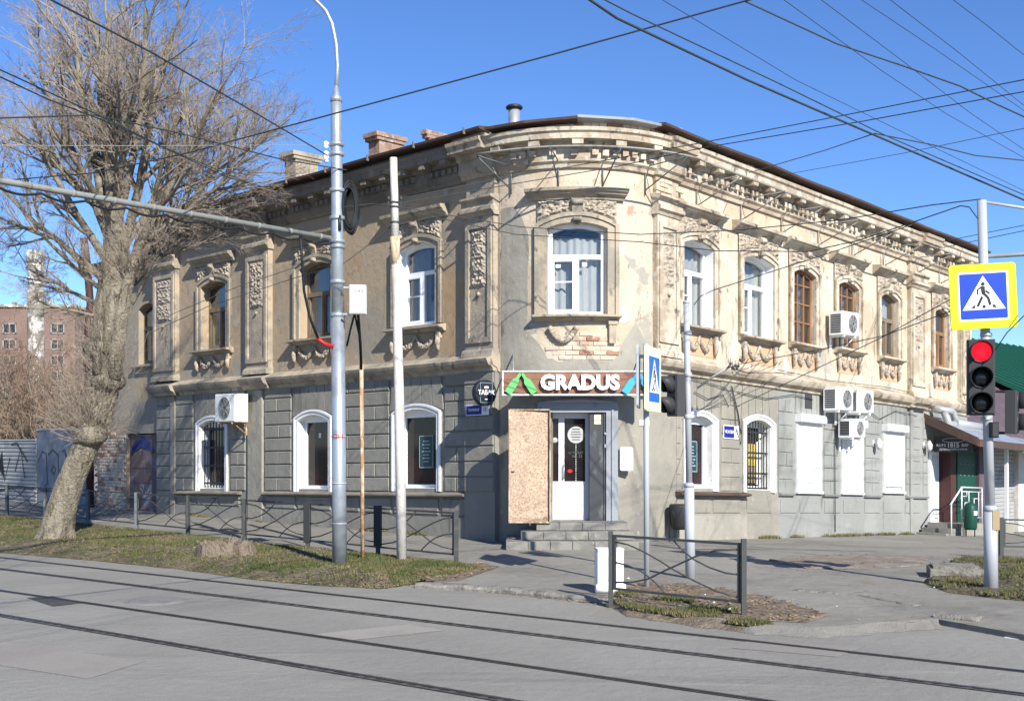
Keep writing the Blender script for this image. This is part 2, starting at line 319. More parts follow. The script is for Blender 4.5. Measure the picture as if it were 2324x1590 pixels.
    def obj(self, name, m, parent=None, local=False, fix=True, origin=None, **props):
        me = bpy.data.meshes.new(name)
        org = Vector((0, 0, 0))
        if parent is not None and not local: org = ORG.get(parent.name, org)
        if origin is not None: org = Vector(origin)
        vs = self.v if (local or org.length == 0) else [(x-org.x, y-org.y, z-org.z) for x, y, z in self.v]
        me.from_pydata(vs, [], self.f)
        me.polygons.foreach_set('use_smooth', self.sm)
        if fix:
            bm = bmesh.new(); bm.from_mesh(me); bmesh.ops.recalc_face_normals(bm, faces=bm.faces); bm.to_mesh(me); bm.free()
        me.materials.append(M[m] if isinstance(m, str) else m)
        o = bpy.data.objects.new(name, me); COL.objects.link(o)
        if parent is not None: o.parent = parent; ORG[o.name] = ORG.get(parent.name, Vector((0, 0, 0)))
        elif origin is not None: o.location = org
        for k, v in props.items(): o[k] = v
        return o
def thing(name, label, cat, loc=(0, 0, 0), rotz=0., group=None):
    o = bpy.data.objects.new(name, None); COL.objects.link(o); o.location = loc; o.rotation_euler = (0, 0, rotz)
    o.empty_display_size = .2
    o['label'] = label; o['category'] = cat
    if group: o['group'] = group
    ORG[o.name] = Vector(loc); return o
def frame(org, ux, uy, uz=UP):
    org = Vector(org); ux = Vector(ux); uy = Vector(uy)
    return lambda x, y, z: org+x*ux+y*uy+z*uz
def text_mesh(body, size, ext=.004, bold=0., spacing=1.):
    c = bpy.data.curves.new('lettering', 'FONT'); c.body = body; c.size = size; c.extrude = ext; c.offset = bold
    c.align_x = 'CENTER'; c.align_y = 'CENTER'; c.resolution_u = 3; c.space_character = spacing
    o = bpy.data.objects.new('lettering', c); me = bpy.data.meshes.new_from_object(o)
    vs = [tuple(v.co) for v in me.vertices]; fs = [tuple(p.vertices) for p in me.polygons]
    bpy.data.objects.remove(o); bpy.data.curves.remove(c); bpy.data.meshes.remove(me)
    return vs, fs
def text(name, body, fn, size, m, parent, local=False, ext=.004, bold=0., sx=1., spacing=1., mb=None, build=True):
    vs, fs = text_mesh(body, size, ext, bold, spacing)
    b = mb or MB(); i = len(b.v)
    b.v += [tuple(fn(x*sx, y, z)) for x, y, z in vs]; b.f += [tuple(i+k for k in f) for f in fs]; b.sm += [False]*len(fs)
    if build: return b.obj(name, m, parent, local=local, fix=False)
    return b
def lin(a, b, n): return [a+(b-a)*k/n for k in range(n+1)]
def arch(a, b, zs, rise):
    m_ = (a+b)/2; h = (b-a)/2
    return lambda s: zs+rise*max(0, 1-((s-m_)/h)**2)
def stroke(pts, wd):
    L_ = []; R_ = []
    for k, (x, y) in enumerate(pts):
        x0, y0 = pts[max(k-1, 0)]; x1, y1 = pts[min(k+1, len(pts)-1)]
        dx, dy = x1-x0, y1-y0; l = math.hypot(dx, dy) or 1
        L_.append((x-dy/l*wd/2, y+dx/l*wd/2)); R_.append((x+dy/l*wd/2, y-dx/l*wd/2))
    return L_+R_[::-1]
def circ(cx, cy, r, n=16, ry=None): return [(cx+r*math.cos(2*PI*k/n), cy+(ry or r)*math.sin(2*PI*k/n)) for k in range(n)]

# ------------------------------------------------------------------ ground
def sheet(name, pts, z, m, skirt=0., kind='structure', **props):
    bm = bmesh.new()
    vs = [bm.verts.new((p[0], p[1], 0)) for p in pts]; bm.faces.new(vs)
    bmesh.ops.triangulate(bm, faces=bm.faces)
    for d in (0., 16.):
        bmesh.ops.bisect_plane(bm, geom=bm.verts[:]+bm.edges[:]+bm.faces[:], plane_co=B0+d*uR, plane_no=uR)
    bmesh.ops.recalc_face_normals(bm, faces=bm.faces)
    for f in bm.faces:
        if f.normal.z < 0: f.normal_flip()
    for v in bm.verts: v.co.z = z+gz(v.co)
    if skirt:
        ed = [e for e in bm.edges if len(e.link_faces) == 1]
        r = bmesh.ops.extrude_edge_only(bm, edges=ed)
        for v in r['geom']:
            if isinstance(v, bmesh.types.BMVert): v.co.z -= skirt
    me = bpy.data.meshes.new(name); bm.to_mesh(me); bm.free(); me.materials.append(M[m])
    o = bpy.data.objects.new(name, me); COL.objects.link(o); o['kind'] = kind
    for k, v in props.items(): o[k] = v
    return o
RZ = -.055
road = sheet('road', [(-900, -300), (900, -300), (900, 1500), (-900, 1500)], RZ, 'asphalt')
F0 = Vector((-.78, 16.3, 0))
def fence_at(s, o=0): return F0+s*uL+o*nL
front = [gp(1134, 1285), gp(966, 1316), gp(1130, 1331), gp(1390, 1358), gp(1425, 1378), gp(1690, 1414), gp(1850, 1424), gp(2000, 1412), gp(2130, 1404), gp(2330, 1440), gp(2700, 1500)]
pav = [fence_at(70, .12), fence_at(-.3, .12)]+front
pr = front[-1]
pav += [pr+60*uR+Vector((2, 0, 0)), Vector((0, 90, 0)), Vector((-60, 90, 0))]
pavement = sheet('pavement', pav, 0, 'pave', skirt=.10)
# worn edge where the pavement runs down into the road
rp = [gp(1392, 1360), gp(1425, 1378), gp(1500, 1388), gp(1600, 1402), gp(1690, 1414), gp(1770, 1420), gp(1850, 1424), gp(1920, 1420), gp(2000, 1412), gp(2070, 1408), gp(2126, 1405)]
def ramp(name, pts, m):
    rb = MB()
    for k in range(len(pts)-1):
        for q in range(4):
            a = pts[k].lerp(pts[k+1], q/4); c = pts[k].lerp(pts[k+1], (q+1)/4)
            def low(p): return p+Vector((-.04, -.24-.20*noise.noise((p.x*2.6, p.y*2.6, 1))-.08*noise.noise((p.x*9, p.y*9, 1)), RZ+.002))
            rb.face([a+Vector((0, .03, .003)), low(a), low(c), c+Vector((0, .03, .003))])
    rb.obj(name, m, kind='structure')
ramp('worn_edge', rp[:5], 'dirt'); ramp('ramp', rp[4:], 'pave')

def ground_patch(name, outline, m, z0=.004, rough=.02, step=.12, kind='structure', mound=0.):
    xs = [p[0] for p in outline]; ys = [p[1] for p in outline]
    bm = bmesh.new(); bm.faces.new([bm.verts.new((p[0], p[1], 0)) for p in outline])
    bmesh.ops.triangulate(bm, faces=bm.faces)
    for ax, (lo, hi) in ((0, (min(xs), max(xs))), (1, (min(ys), max(ys)))):
        k = lo+step
        while k < hi:
            pc = Vector((k, 0, 0)) if ax == 0 else Vector((0, k, 0)); pn = Vector((1, 0, 0)) if ax == 0 else Vector((0, 1, 0))
            bmesh.ops.bisect_plane(bm, geom=bm.verts[:]+bm.edges[:]+bm.faces[:], plane_co=pc, plane_no=pn); k += step
    bmesh.ops.recalc_face_normals(bm, faces=bm.faces)
    for f in bm.faces:
        if f.normal.z < 0: f.normal_flip()
    bnd = {v for e in bm.edges if len(e.link_faces) == 1 for v in e.verts}
    for v in bm.verts:
        h = noise.noise((v.co.x*1.7, v.co.y*1.7, 3))*.5+.5+.4*noise.noise((v.co.x*6, v.co.y*6, 1))
        v.co.z = z0+gz(v.co)+(0 if v in bnd else rough*h+mound)
    me = bpy.data.meshes.new(name); bm.to_mesh(me); bm.free(); me.materials.append(M[m])
    o = bpy.data.objects.new(name, me); COL.objects.link(o); o['kind'] = kind; return o

# grass verge between the tracks and the fence: a bank that comes down to the road
edge_px = [(-420, 1216), (-200, 1233), (0, 1254), (200, 1271), (393, 1290), (587, 1317), (763, 1331), (863, 1336), (966, 1322)]
edge = [gp(x, y, RZ) for x, y in edge_px]
def vedge(u):
    t = u*(len(edge)-1); k = min(int(t), len(edge)-2); return edge[k].lerp(edge[k+1], t-k)
top_s = [26, 22, 18.4, 14.8, 10.9, 6.9, 3.2, 1.0, -.75]
def vtop(u):
    t = u*(len(top_s)-1); k = min(int(t), len(top_s)-2); return fence_at(top_s[k]+(top_s[k+1]-top_s[k])*(t-k), .06)
def verge_pt(u, v):
    a = vedge(u); b = vtop(u); p = a.lerp(b, v)
    h = noise.noise((p.x*.9, p.y*.9, 5))*.5+.5
    e = min(1, v/.25); e = e*e*(3-2*e)
    z = RZ+.003+(.105+.03*h)*e
    if u > .955: z = .006+(z-.006)*(1-u)/.045
    if v > .9: z += (.012-z)*(v-.9)/.1*.5
    jag = .07*noise.noise((p.x*2.3, p.y*2.3, 9))*(1-min(1, v*3))
    return Vector((p.x, p.y+jag, z))
vb = MB(); NU, NV = 150, 16
for i in range(NU+1):
    for j in range(NV+1): vb.v.append(tuple(verge_pt(i/NU, j/NV)))
for i in range(NU):
    for j in range(NV):
        a = i*(NV+1)+j; vb.f.append((a, a+NV+1, a+NV+2, a+1)); vb.sm.append(True)
vb.obj('verge', 'turf', kind='structure', fix=False)

def blade(b, p, h, r=rnd):
    a = r.uniform(0, 2*PI); ca, sa = math.cos(a), math.sin(a); wd = r.uniform(.005, .011)
    lx, ly = r.uniform(-.7, .7)*h, r.uniform(-.7, .7)*h
    i = len(b.v); b.v += [(p.x-ca*wd, p.y-sa*wd, p.z-.005), (p.x+ca*wd, p.y+sa*wd, p.z-.005), (p.x+lx, p.y+ly, p.z+h)]
    b.f.append((i, i+1, i+2)); b.sm.append(False)
def grass(name, pts_fn, n, m, h0, h1):
    b = MB(); k = 0
    while k < n:
        q = pts_fn()
        if q is None: continue
        for _ in range(3): blade(b, q+Vector((rnd.uniform(-.02, .02), rnd.uniform(-.02, .02), 0)), rnd.uniform(h0, h1))
        k += 1
    return b.obj(name, m, kind='stuff', fix=False)
def on_verge(th, lo):
    def f():
        u, v = rnd.random(), rnd.random()**.9
        p = verge_pt(u, v); n_ = noise.noise((p.x*.8, p.y*.8, 11))*.5+.5+.25*noise.noise((p.x*3, p.y*3, 2))
        if v < .12 and rnd.random() < .6: return None
        if (n_ > th) == lo: return None
        return p
    return f
grass('verge_grass', on_verge(.52, True), 11500, 'grass1', .015, .045)
grass('dry_verge_grass', on_verge(.40, False), 7500, 'grass2', .012, .04)

def inside(poly, x, y):
    c = False; j = len(poly)-1
    for i in range(len(poly)):
        xi, yi = poly[i][0], poly[i][1]; xj, yj = poly[j][0], poly[j][1]
        if (yi > y) != (yj > y) and x < (xj-xi)*(y-yi)/(yj-yi)+xi: c = not c
        j = i
    return c
def on_poly(poly, z, dens=None):
    xs = [p[0] for p in poly]; ys = [p[1] for p in poly]
    def f():
        x, y = rnd.uniform(min(xs), max(xs)), rnd.uniform(min(ys), max(ys))
        if not inside(poly, x, y): return None
        if dens is not None and noise.noise((x*2, y*2, 7))*.5+.5 < dens: return None
        return Vector((x, y, z+gz((x, y))))
    return f
P1 = [gp(*q) for q in [(1400, 1364), (1425, 1372), (1560, 1392), (1690, 1407), (1830, 1413), (1885, 1396), (1800, 1372), (1660, 1340), (1560, 1327), (1460, 1322), (1408, 1340)]]
ground_patch('dirt_patch', P1, 'dirt', .004, .035)
grass('fence_weeds', on_poly([gp(*q) for q in [(1395, 1358), (1560, 1388), (1690, 1407), (1720, 1400), (1600, 1372), (1480, 1352), (1405, 1338)]], .02, .55), 700, 'grass1', .015, .05)
P1b = [gp(*q) for q in [(1392, 1362), (1425, 1380), (1600, 1405), (1700, 1418), (1760, 1416), (1690, 1404), (1560, 1388), (1440, 1366)]]
grass('dry_fence_weeds', on_poly(P1b, .0, .38), 1500, 'grass2', .012, .045)
grass('edge_weeds', on_poly(P1b, .0, .5), 700, 'grass1', .012, .045)
P2 = [gp(*q) for q in [(2095, 1322), (2150, 1344), (2262, 1358), (2420, 1372), (2420, 1262), (2324, 1262), (2200, 1259), (2130, 1285)]]
ground_patch('soil_island', P2, 'turf', .004, .06)
grass('island_grass', on_poly(P2, .03, .5), 1800, 'grass1', .02, .07)
grass('dry_island_grass', on_poly(P2, .03, .45), 2200, 'grass2', .02, .06)
P3 = [gp(*q) for q in [(1745, 1272), (1830, 1290), (1960, 1292), (2090, 1284), (2110, 1262), (1950, 1258), (1830, 1262)]]
ground_patch('worn_pavement', P3, 'dirtpave', .004, .03)
P4 = [gp(*q) for q in [(966, 1318), (1040, 1318), (1134, 1286), (1095, 1277), (1030, 1283), (960, 1300)]]
ground_patch('verge_tip_soil', P4, 'dirt', .006, .012)
# dead leaves and grit
M['leaf'] = mat('dead_leaf', (.21, .14, .08), .9, layers=[((.30, .22, .14), 9, .45, .6), ((.12, .08, .05), 14, .58, .66, 1, 'off')])
def leaves(name, fn, n):
    b = MB(); k = 0
    while k < n:
        p = fn()
        if p is None: continue
        a = rnd.uniform(0, 6.3); s_ = rnd.uniform(.010, .028); u = Vector((math.cos(a), math.sin(a), rnd.uniform(-.3, .3)))*s_; v = Vector((-math.sin(a), math.cos(a), rnd.uniform(-.3, .5)))*s_*.6
        p = p+Vector((0, 0, .012)); b.face([p-u, p-v, p+u, p+v]); k += 1
    return b.obj(name, 'leaf', kind='stuff', fix=False)
leaves('dead_leaves', lambda: verge_pt(rnd.random(), rnd.random()**1.6), 3200)
leaves('dead_leaves', on_poly(P1, .02, .3), 900); leaves('dead_leaves', on_poly(P4, .01), 350); leaves('dead_leaves', on_poly(P2, .04, .3), 500)
def kerb_side():
    t_ = rnd.random()*3; pp_ = [gp(940, 1326, RZ), gp(1130, 1341, RZ), gp(1395, 1372, RZ), gp(1720, 1424, RZ)]; k = int(t_)
    if k > 2: return None
    p = pp_[k].lerp(pp_[k+1], t_-k); return p+Vector((rnd.gauss(0, .05), -abs(rnd.gauss(0, .10)), 0))
leaves('dead_leaves', kerb_side, 600)
leaves('dead_leaves', on_poly(P3, .01, .5), 200)
# weeds along the foot of the walls
def wall_foot():
    if rnd.random() < .5:
        s = rnd.uniform(2, 12); p = fR(s, rnd.uniform(.02, .22), 0)
    else:
        s = rnd.uniform(1, 11); p = fL(s, rnd.uniform(.02, .15), 0)
    return p if noise.noise((p.x*1.3, p.y*1.3, 2)) > .1 else None
grass('wall_foot_weeds', wall_foot, 1500, 'grass2', .02, .09)

# kerb stones
kerb = MB().box(fW, -.01, .01, -.01, .01, -.3, -.29).obj('kerb', 'kerb', kind='structure')
def kerb_run(pts, z0, z1, wd, ln, jit=.012):
    for a, b in zip(pts[:-1], pts[1:]):
        d = (b-a); L_ = d.length; d.normalize(); nn = Vector((-d.y, d.x, 0)); n_ = max(1, round(L_/ln))
        for k in range(n_):
            f = frame(a, d, nn)
            j = rnd.uniform(-jit, jit); i0 = k*L_/n_+.006; i1 = (k+1)*L_/n_-.006
            m_ = MB(); svals = lin(i0, i1, 7)
            ph = rnd.uniform(0, 9)
            prof = [(-wd/2, z0), (-wd/2, z1-.03), (-wd/2+.03, z1), (wd/2, z1), (wd/2, z0)]
            i = len(m_.v)
            for s in svals:
                e = .022*noise.noise((s*4+ph, 1, 2)); e2 = .03*noise.noise((s*5+ph, 4, 2))
                m_.v += [tuple(f(s, o+j+(e2 if o < 0 else 0), z+(e-.008 if z > z0 else 0)+gz(f(s, 0, 0)))) for (o, z) in prof]
            for q in range(len(svals)-1):
                for r in range(5): m_.f.append((i+q*5+r, i+q*5+(r+1) % 5, i+q*5+5+(r+1) % 5, i+q*5+5+r)); m_.sm.append(False)
            m_.f += [tuple(i+r for r in range(5)), tuple(i+(len(svals)-1)*5+r for r in reversed(range(5)))]; m_.sm += [False, False]
            m_.obj('kerb_stone', 'kerb', kerb)
kerb_run([gp(948, 1322), gp(1130, 1332), gp(1395, 1359)], -.10, .014, .16, .95)
kerb_run([gp(1665, 1344), gp(1790, 1366)], -.05, .03, .12, .7)
kerb_run([gp(1800, 1338), gp(1960, 1352), gp(2080, 1374)], -.05, .02, .14, .8)
kerb_run([gp(2125, 1398), gp(2225, 1408)], -.14, .05, .2, .6)

# tram tracks: four rails running across the foreground
tdir = Vector((.793, -.609, 0)); tn = Vector((.609, .793, 0))
rails = [(9.50, 'farthest of the four tram rails, running closest to the grass verge', False),
         (8.63, 'second tram rail from the verge, with a ribbed edge', True),
         (7.34, 'third tram rail from the verge, smooth dark line in the road', False),
         (6.28, 'nearest of the four tram rails, wide ribbed strip across the foreground', True)]
for off, lab, rib in rails:
    f = frame(tn*off+Vector((0, 0, RZ)), tdir, tn)
    t = thing('tram_rail', lab, 'tram rail', tn*off+Vector((0, 0, RZ)), 0, 'tram rails set in the road')
    wd = .055 if rib else .032
    MB().box(f, -90, 60, -wd, wd, -.02, .004).obj('joint_strip', 'joint', t)
    MB().box(f, -90, 60, -.012, .022, -.02, .010).obj('rail_head', 'rail', t)
    MB().box(f, -90, 60, -wd-.012, -wd-.001, -.02, .0065).obj('guard_rail', 'rail', t)
    if rib:
        b = MB()
        for k in range(-80, 110):
            s = k*.15+rnd.uniform(-.03, .03)
            if rnd.random() < .25: continue
            b.hexa([f(s, -wd, .003), f(s+.05, -wd, .003), f(s+.11, wd, .003), f(s+.06, wd, .003), f(s, -wd, .0065), f(s+.05, -wd, .0065), f(s+.11, wd, .0065), f(s+.06, wd, .0065)])
        b.obj('rubber_rib', 'rib', t, kind='stuff')
mc = gp(352, 1363, RZ)
t = thing('manhole_cover', 'round worn manhole cover in the asphalt between the second and third rails', 'manhole cover', mc)
MB().lathe(mc, [(.34, -.02), (.34, .004), (.33, .006), (.3, .006)], 28).obj('rim', 'iron', t)
MB().lathe(mc, [(.29, -.02), (.29, .007), (.27, .009)], 28).obj('lid', 'iron', t)
for pts, m_ in (([(60, 1356), (120, 1352), (190, 1368), (120, 1376)], 'joint'), ([(700, 1440), (930, 1416), (1010, 1430), (800, 1452)], 'palepatch'), ([(1700, 1452), (1960, 1468), (1900, 1490), (1660, 1470)], 'darkpatch'), ([(-40, 1450), (330, 1500), (200, 1540), (-60, 1500)], 'darkpatch')):
    sheet('asphalt_patch', [gp(x, y, RZ) for x, y in pts], RZ+.003, m_)
zb = [gp(x, y, RZ) for x, y in [(2278, 1446), (2330, 1436), (2460, 1452), (2420, 1466)]]
b = MB(); b.prism([(p.x, p.y) for p in zb], lambda x, y, t_: Vector((x, y, RZ+t_)), .0, .005); b.obj('crossing_stripe', 'white', kind='structure')

# ------------------------------------------------------------------ the corner building
bld = thing('corner_building', 'old two-storey corner building with peeling cream plaster, grey ground floor and rounded corner', 'building', (1.1, 21.77, 0))
def wall(b, f, s0, s1, z0, z1, ops=(), o0=-.42, o1=0., n=8):
    br = set(round(x, 4) for x in lin(s0, s1, n))
    for (a, c, zb_, zs, r) in ops: br |= set(round(x, 4) for x in lin(a, c, 10))
    br = sorted(br)
    for a, c in zip(br[:-1], br[1:]):
        if c-a < 1e-4: continue
        m_ = (a+c)/2; hit = None
        for op in ops:
            if op[0] < m_ < op[1]: hit = op
        if hit is None: b.slices(f, [(a, z0, z0+(z1-z0)), (c, z0, z1)], o0, o1)
        else:
            ar = arch(hit[0], hit[1], hit[3], hit[4])
            if hit[2] > z0: b.slices(f, [(a, z0, hit[2]), (c, z0, hit[2])], o0, o1)
            b.slices(f, [(a, ar(a), z1), (c, ar(c), z1)], o0, o1)
    return b
ZS = 3.14
# openings: (s0, s1, bottom, spring, rise)
OL = [(8.92, 10.02, 3.92, 5.38, .10), (4.90, 6.02, 3.92, 5.38, .10), (1.68, 2.74, 3.94, 5.38, .10)]
OLg = [(9.0, 10.14, .90, 2.27, .12), (5.02, 6.10, .90, 2.27, .12), (1.66, 2.82, .92, 2.27, .12)]
OB = [(.95, 1.98, 3.90, 5.38, .09)]
OBg = [(1.02, 1.98, -.2, 2.27, .03)]
OR = [(.89, 1.85, 3.90, 5.38, .10), (2.84, 3.92, 3.92, 5.40, .10), (4.66, 5.54, 3.97, 5.40, .10), (6.49, 7.37, 4.05, 5.40, .10), (8.43, 9.25, 4.05, 5.40, .10), (11.2, 11.98, 4.05, 5.40, .10)]
ORg = [(1.02, 1.84, .95, 2.16, .12), (2.95, 3.84, .95, 2.20, .12), (4.80, 5.78, .95, 2.42, .02), (6.65, 7.57, .95, 2.42, .02), (8.56, 9.56, 1.0, 2.42, .02)]
LEND = 12.22; REND = 13.15
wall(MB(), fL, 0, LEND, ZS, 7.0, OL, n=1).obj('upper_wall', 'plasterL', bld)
wall(MB(), fLg, 0, LEND, -.35, ZS, OLg, n=6).obj('lower_wall', 'grey', bld)
wall(MB(), fB, 0, BLEN, 2.95, 7.0, OB, n=18).obj('upper_wall', 'plasterB', bld)
wall(MB(), fB, 0, BLEN, -.4, 2.95, OBg, n=18).obj('lower_wall', 'greyB', bld)
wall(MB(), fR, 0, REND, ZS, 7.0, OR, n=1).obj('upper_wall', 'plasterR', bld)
wall(MB(), fR, 0, 4.1, -.5, ZS, ORg[:2], n=1).obj('lower_wall', 'greyB', bld)
wall(MB(), fR, 4.1, REND, -.5, ZS, ORg[2:], n=1).obj('lower_wall', 'greyR', bld)
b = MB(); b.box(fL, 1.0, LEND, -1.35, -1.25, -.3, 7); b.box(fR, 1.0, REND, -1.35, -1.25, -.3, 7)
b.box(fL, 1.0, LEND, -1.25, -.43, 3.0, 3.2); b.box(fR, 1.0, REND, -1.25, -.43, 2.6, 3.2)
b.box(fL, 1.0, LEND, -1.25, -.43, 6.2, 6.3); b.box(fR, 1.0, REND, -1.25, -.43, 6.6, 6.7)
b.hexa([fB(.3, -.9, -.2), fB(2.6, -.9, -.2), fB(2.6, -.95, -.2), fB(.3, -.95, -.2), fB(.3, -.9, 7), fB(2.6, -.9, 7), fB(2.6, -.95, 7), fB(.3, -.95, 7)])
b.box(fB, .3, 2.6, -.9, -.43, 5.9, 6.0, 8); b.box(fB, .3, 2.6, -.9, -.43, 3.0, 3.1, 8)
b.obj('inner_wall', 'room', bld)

# windows
def window(f, op, dep, fm, curtain=None, style='pvc', cm='curtain', tint=False):
    a, c, zb_, zs, r = op; ar = arch(a, c, zs, r); w_ = .065 if style == 'pvc' else .06; H = zs+r-zb_
    b = MB(); o0, o1 = -dep-.035, -dep+.035
    b.slices(f, [(a, zb_, ar(a)), (a+w_, zb_, ar(a+w_))], o0, o1); b.slices(f, [(c-w_, zb_, ar(c-w_)), (c, zb_, ar(c))], o0, o1)
    b.box(f, a+w_, c-w_, o0, o1, zb_, zb_+w_, 3)
    b.slices(f, [(s, ar(s)-w_*1.2, ar(s)) for s in lin(a+w_, c-w_, 8)], o0, o1)
    mid = (a+c)/2
    if style == 'pvc':
        zt = zb_+.64*H
        b.box(f, a+w_, c-w_, o0, o1, zt-w_*.6, zt+w_*.6, 3); b.box(f, mid-w_*.6, mid+w_*.6, o0, o1, zb_+w_, zt-w_*.6)
        # opening sash on one side
        s0, s1 = (mid+w_*.6, c-w_) if f is fL else (a+w_, mid-w_*.6)
        for (p, q, u, v) in ((s0, s0+.04, zb_+w_, zt-w_*.6), (s1-.04, s1, zb_+w_, zt-w_*.6)): b.box(f, p, q, o1-.02, o1+.012, u, v)
        for (u, v) in ((zb_+w_, zb_+w_+.04), (zt-w_*.6-.04, zt-w_*.6)): b.box(f, s0+.04, s1-.04, o1-.02, o1+.012, u, v)
        b.box(f, s0, s1, o1-.01, o1+.016, zb_+.36*H, zb_+.36*H+.022)
    elif style == 'wood':
        zt = zb_+.60*H
        b.box(f, a+w_, c-w_, o0, o1+.015, zt-.05, zt+.04, 3); b.box(f, mid-.05, mid+.05, o0, o1+.01, zb_+w_, zt-.05)
        for (s0, s1) in ((a+w_, mid-.05), (mid+.05, c-w_)):
            for (p, q) in ((s0, s0+.035), (s1-.035, s1)): b.box(f, p, q, o0+.01, o1-.01, zb_+w_, zt-.05)
            b.box(f, s0+.035, s1-.035, o0+.01, o1-.01, zb_+w_, zb_+w_+.05)
    else:   # many-paned casement
        for s in (a+(c-a)*.36, a+(c-a)*.64): b.slices(f, [(s-.018, zb_+w_, ar(s)-.02), (s+.018, zb_+w_, ar(s)-.02)], o0, o1)
        for k in (.30, .55, .80): b.box(f, a+w_, c-w_, o0+.01, o1-.008, zb_+k*H-.014, zb_+k*H+.014)
    wo = b.obj('window', fm, bld)
    MB().slices(f, [(s, zb_+.02, ar(s)-.02) for s in lin(a+.02, c-.02, 10)], -dep-.006, -dep+.006).obj('pane', 'tint' if tint else 'glass', wo)
    if curtain:
        for (u0, u1, v0, v1) in curtain:
            b = MB(); n_ = 28; rows = []
            for k in range(n_+1):
                s = a+.03+(c-a-.06)*(u0+(u1-u0)*k/n_); oo = -dep-.13+.022*math.sin(k*1.45)+.012*math.sin(k*.57)
                rows.append((s, oo))
            i = len(b.v)
            for (s, oo) in rows: b.v += [tuple(f(s, oo, zb_+H*v0)), tuple(f(s, oo, zb_+H*v1))]
            for k in range(n_): b.f.append((i+2*k, i+2*k+1, i+2*k+3, i+2*k+2)); b.sm.append(True)
            b.obj('curtain', cm, wo, fix=False)
    return wo
full = [(0, 1, .0, .98)]
window(fL, OL[0], .2, 'oldwood', [(.05, .30, .02, .6), (.55, .75, .02, .6)], 'wood')
window(fL, OL[1], .2, 'oldwood', [(0, .5, 0, .55), (.5, 1, 0, .95)], 'wood', 'curtaind')
window(fL, OL[2], .16, 'pvc', [(.45, 1, 0, .95), (0, .45, 0, .3)], 'pvc', 'curtaind')
window(fB, OB[0], .14, 'pvc', [(0, 1, 0, .86)], 'pvc')
window(fR, OR[0], .20, 'pvc', [(0, 1, 0, .95)], 'pvc')
window(fR, OR[1], .20, 'pvc', [(0, 1, 0, .95)], 'pvc')
window(fR, OR[2], .10, 'brownwood', None, 'casement')
window(fR, OR[3], .10, 'brownwood', [(.2, .9, 0, .35)], 'casement', 'curtaind')
window(fR, OR[4], .11, 'oldwood', [(0, 1, .55, .95), (.6, 1, 0, .42)], 'wood')
window(fR, OR[5], .11, 'brownwood', [(0, .8, 0, .55)], 'wood', 'curtaind')
# stickers on the bay window glass
b = MB(); b.box(fB, 1.08, 1.17, -.11, -.107, 4.72, 4.78); b.box(fB, 1.56, 1.65, -.11, -.107, 4.74, 4.81); b.obj('sticker', 'white', bld)

def reveal(f, op, m, t=.006, dep=.3):
    a, c, zb_, zs, r = op; ar = arch(a, c, zs, r); b = MB()
    b.slices(f, [(a-.002, zb_, ar(a)), (a+t, zb_, ar(a+t))], -dep, .004); b.slices(f, [(c-t, zb_, ar(c-t)), (c+.002, zb_, ar(c))], -dep, .004)
    b.slices(f, [(s, ar(s)-t, ar(s)+.001) for s in lin(a+t, c-t, 8)], -dep, .004)
    b.box(f, a+t, c-t, -dep, .004, zb_-.001, zb_+t)
    return b.obj('reveal', m, bld)
reveal(fR, OR[0], 'white', dep=.22); reveal(fR, OR[1], 'white', dep=.22); reveal(fL, OL[2], 'white', dep=.2)
def surround(f, op, w_, m, o=.05, bead=.03, zlow=None):
    a, c, zb_, zs, r = op; ar = arch(a, c, zs, r); zl = zb_ if zlow is None else zlow
    b = MB(); n = 12
    ao = arch(a-w_, c+w_, zs+.07, r+w_-.09)
    for (oo, wi) in ((o, w_), (o+bead, w_*.35)):
        lo = oo-.005 if wi != w_ else 0
        for (p, q) in ((a-w_, a-w_+wi), (c+w_-wi, c+w_)):
            b.slices(f, [(p, zl, max(ao(p), zs)), (q, zl, max(ao(q), zs))], 0, oo)
        if wi == w_:
            b.slices(f, [(s, ar(s), ao(s)) for s in lin(a, c, n)], 0, oo)
        else:
            b.slices(f, [(s, ao(s)-wi, ao(s)) for s in lin(a-w_+wi, c+w_-wi, n)], 0, oo)
    return b.obj('window_surround', m, bld), ao
def carved(f, a, c, zlo, zhi, o, amp, parent, name='carved_panel', m='carve', nu=44, nv=14, freq=11., seed=0):
    b = MB()
    for i in range(nu+1):
        s = a+(c-a)*i/nu; z0 = zlo(s) if callable(zlo) else zlo; ms = abs(s-(a+c)/2)
        for j in range(nv+1):
            z = z0+(zhi-z0)*j/nv
            q = noise.noise((ms*freq, z*freq, seed)); q2 = noise.noise((ms*freq*2.1, z*freq*2.1, seed+4))
            h = (1-min(1, abs(q)*3.2))*.7+(1-min(1, abs(q2)*3))*.3
            edge_ = min(1, min(i, nu-i)/2., min(j, nv-j)/1.5)
            b.v.append(tuple(f(s, o+amp*h*edge_, z)))
    for i in range(nu):
        for j in range(nv):
            k = i*(nv+1)+j; b.f.append((k, k+1, k+nv+2, k+nv+1)); b.sm.append(False)
    return b.obj(name, m, parent, fix=False)
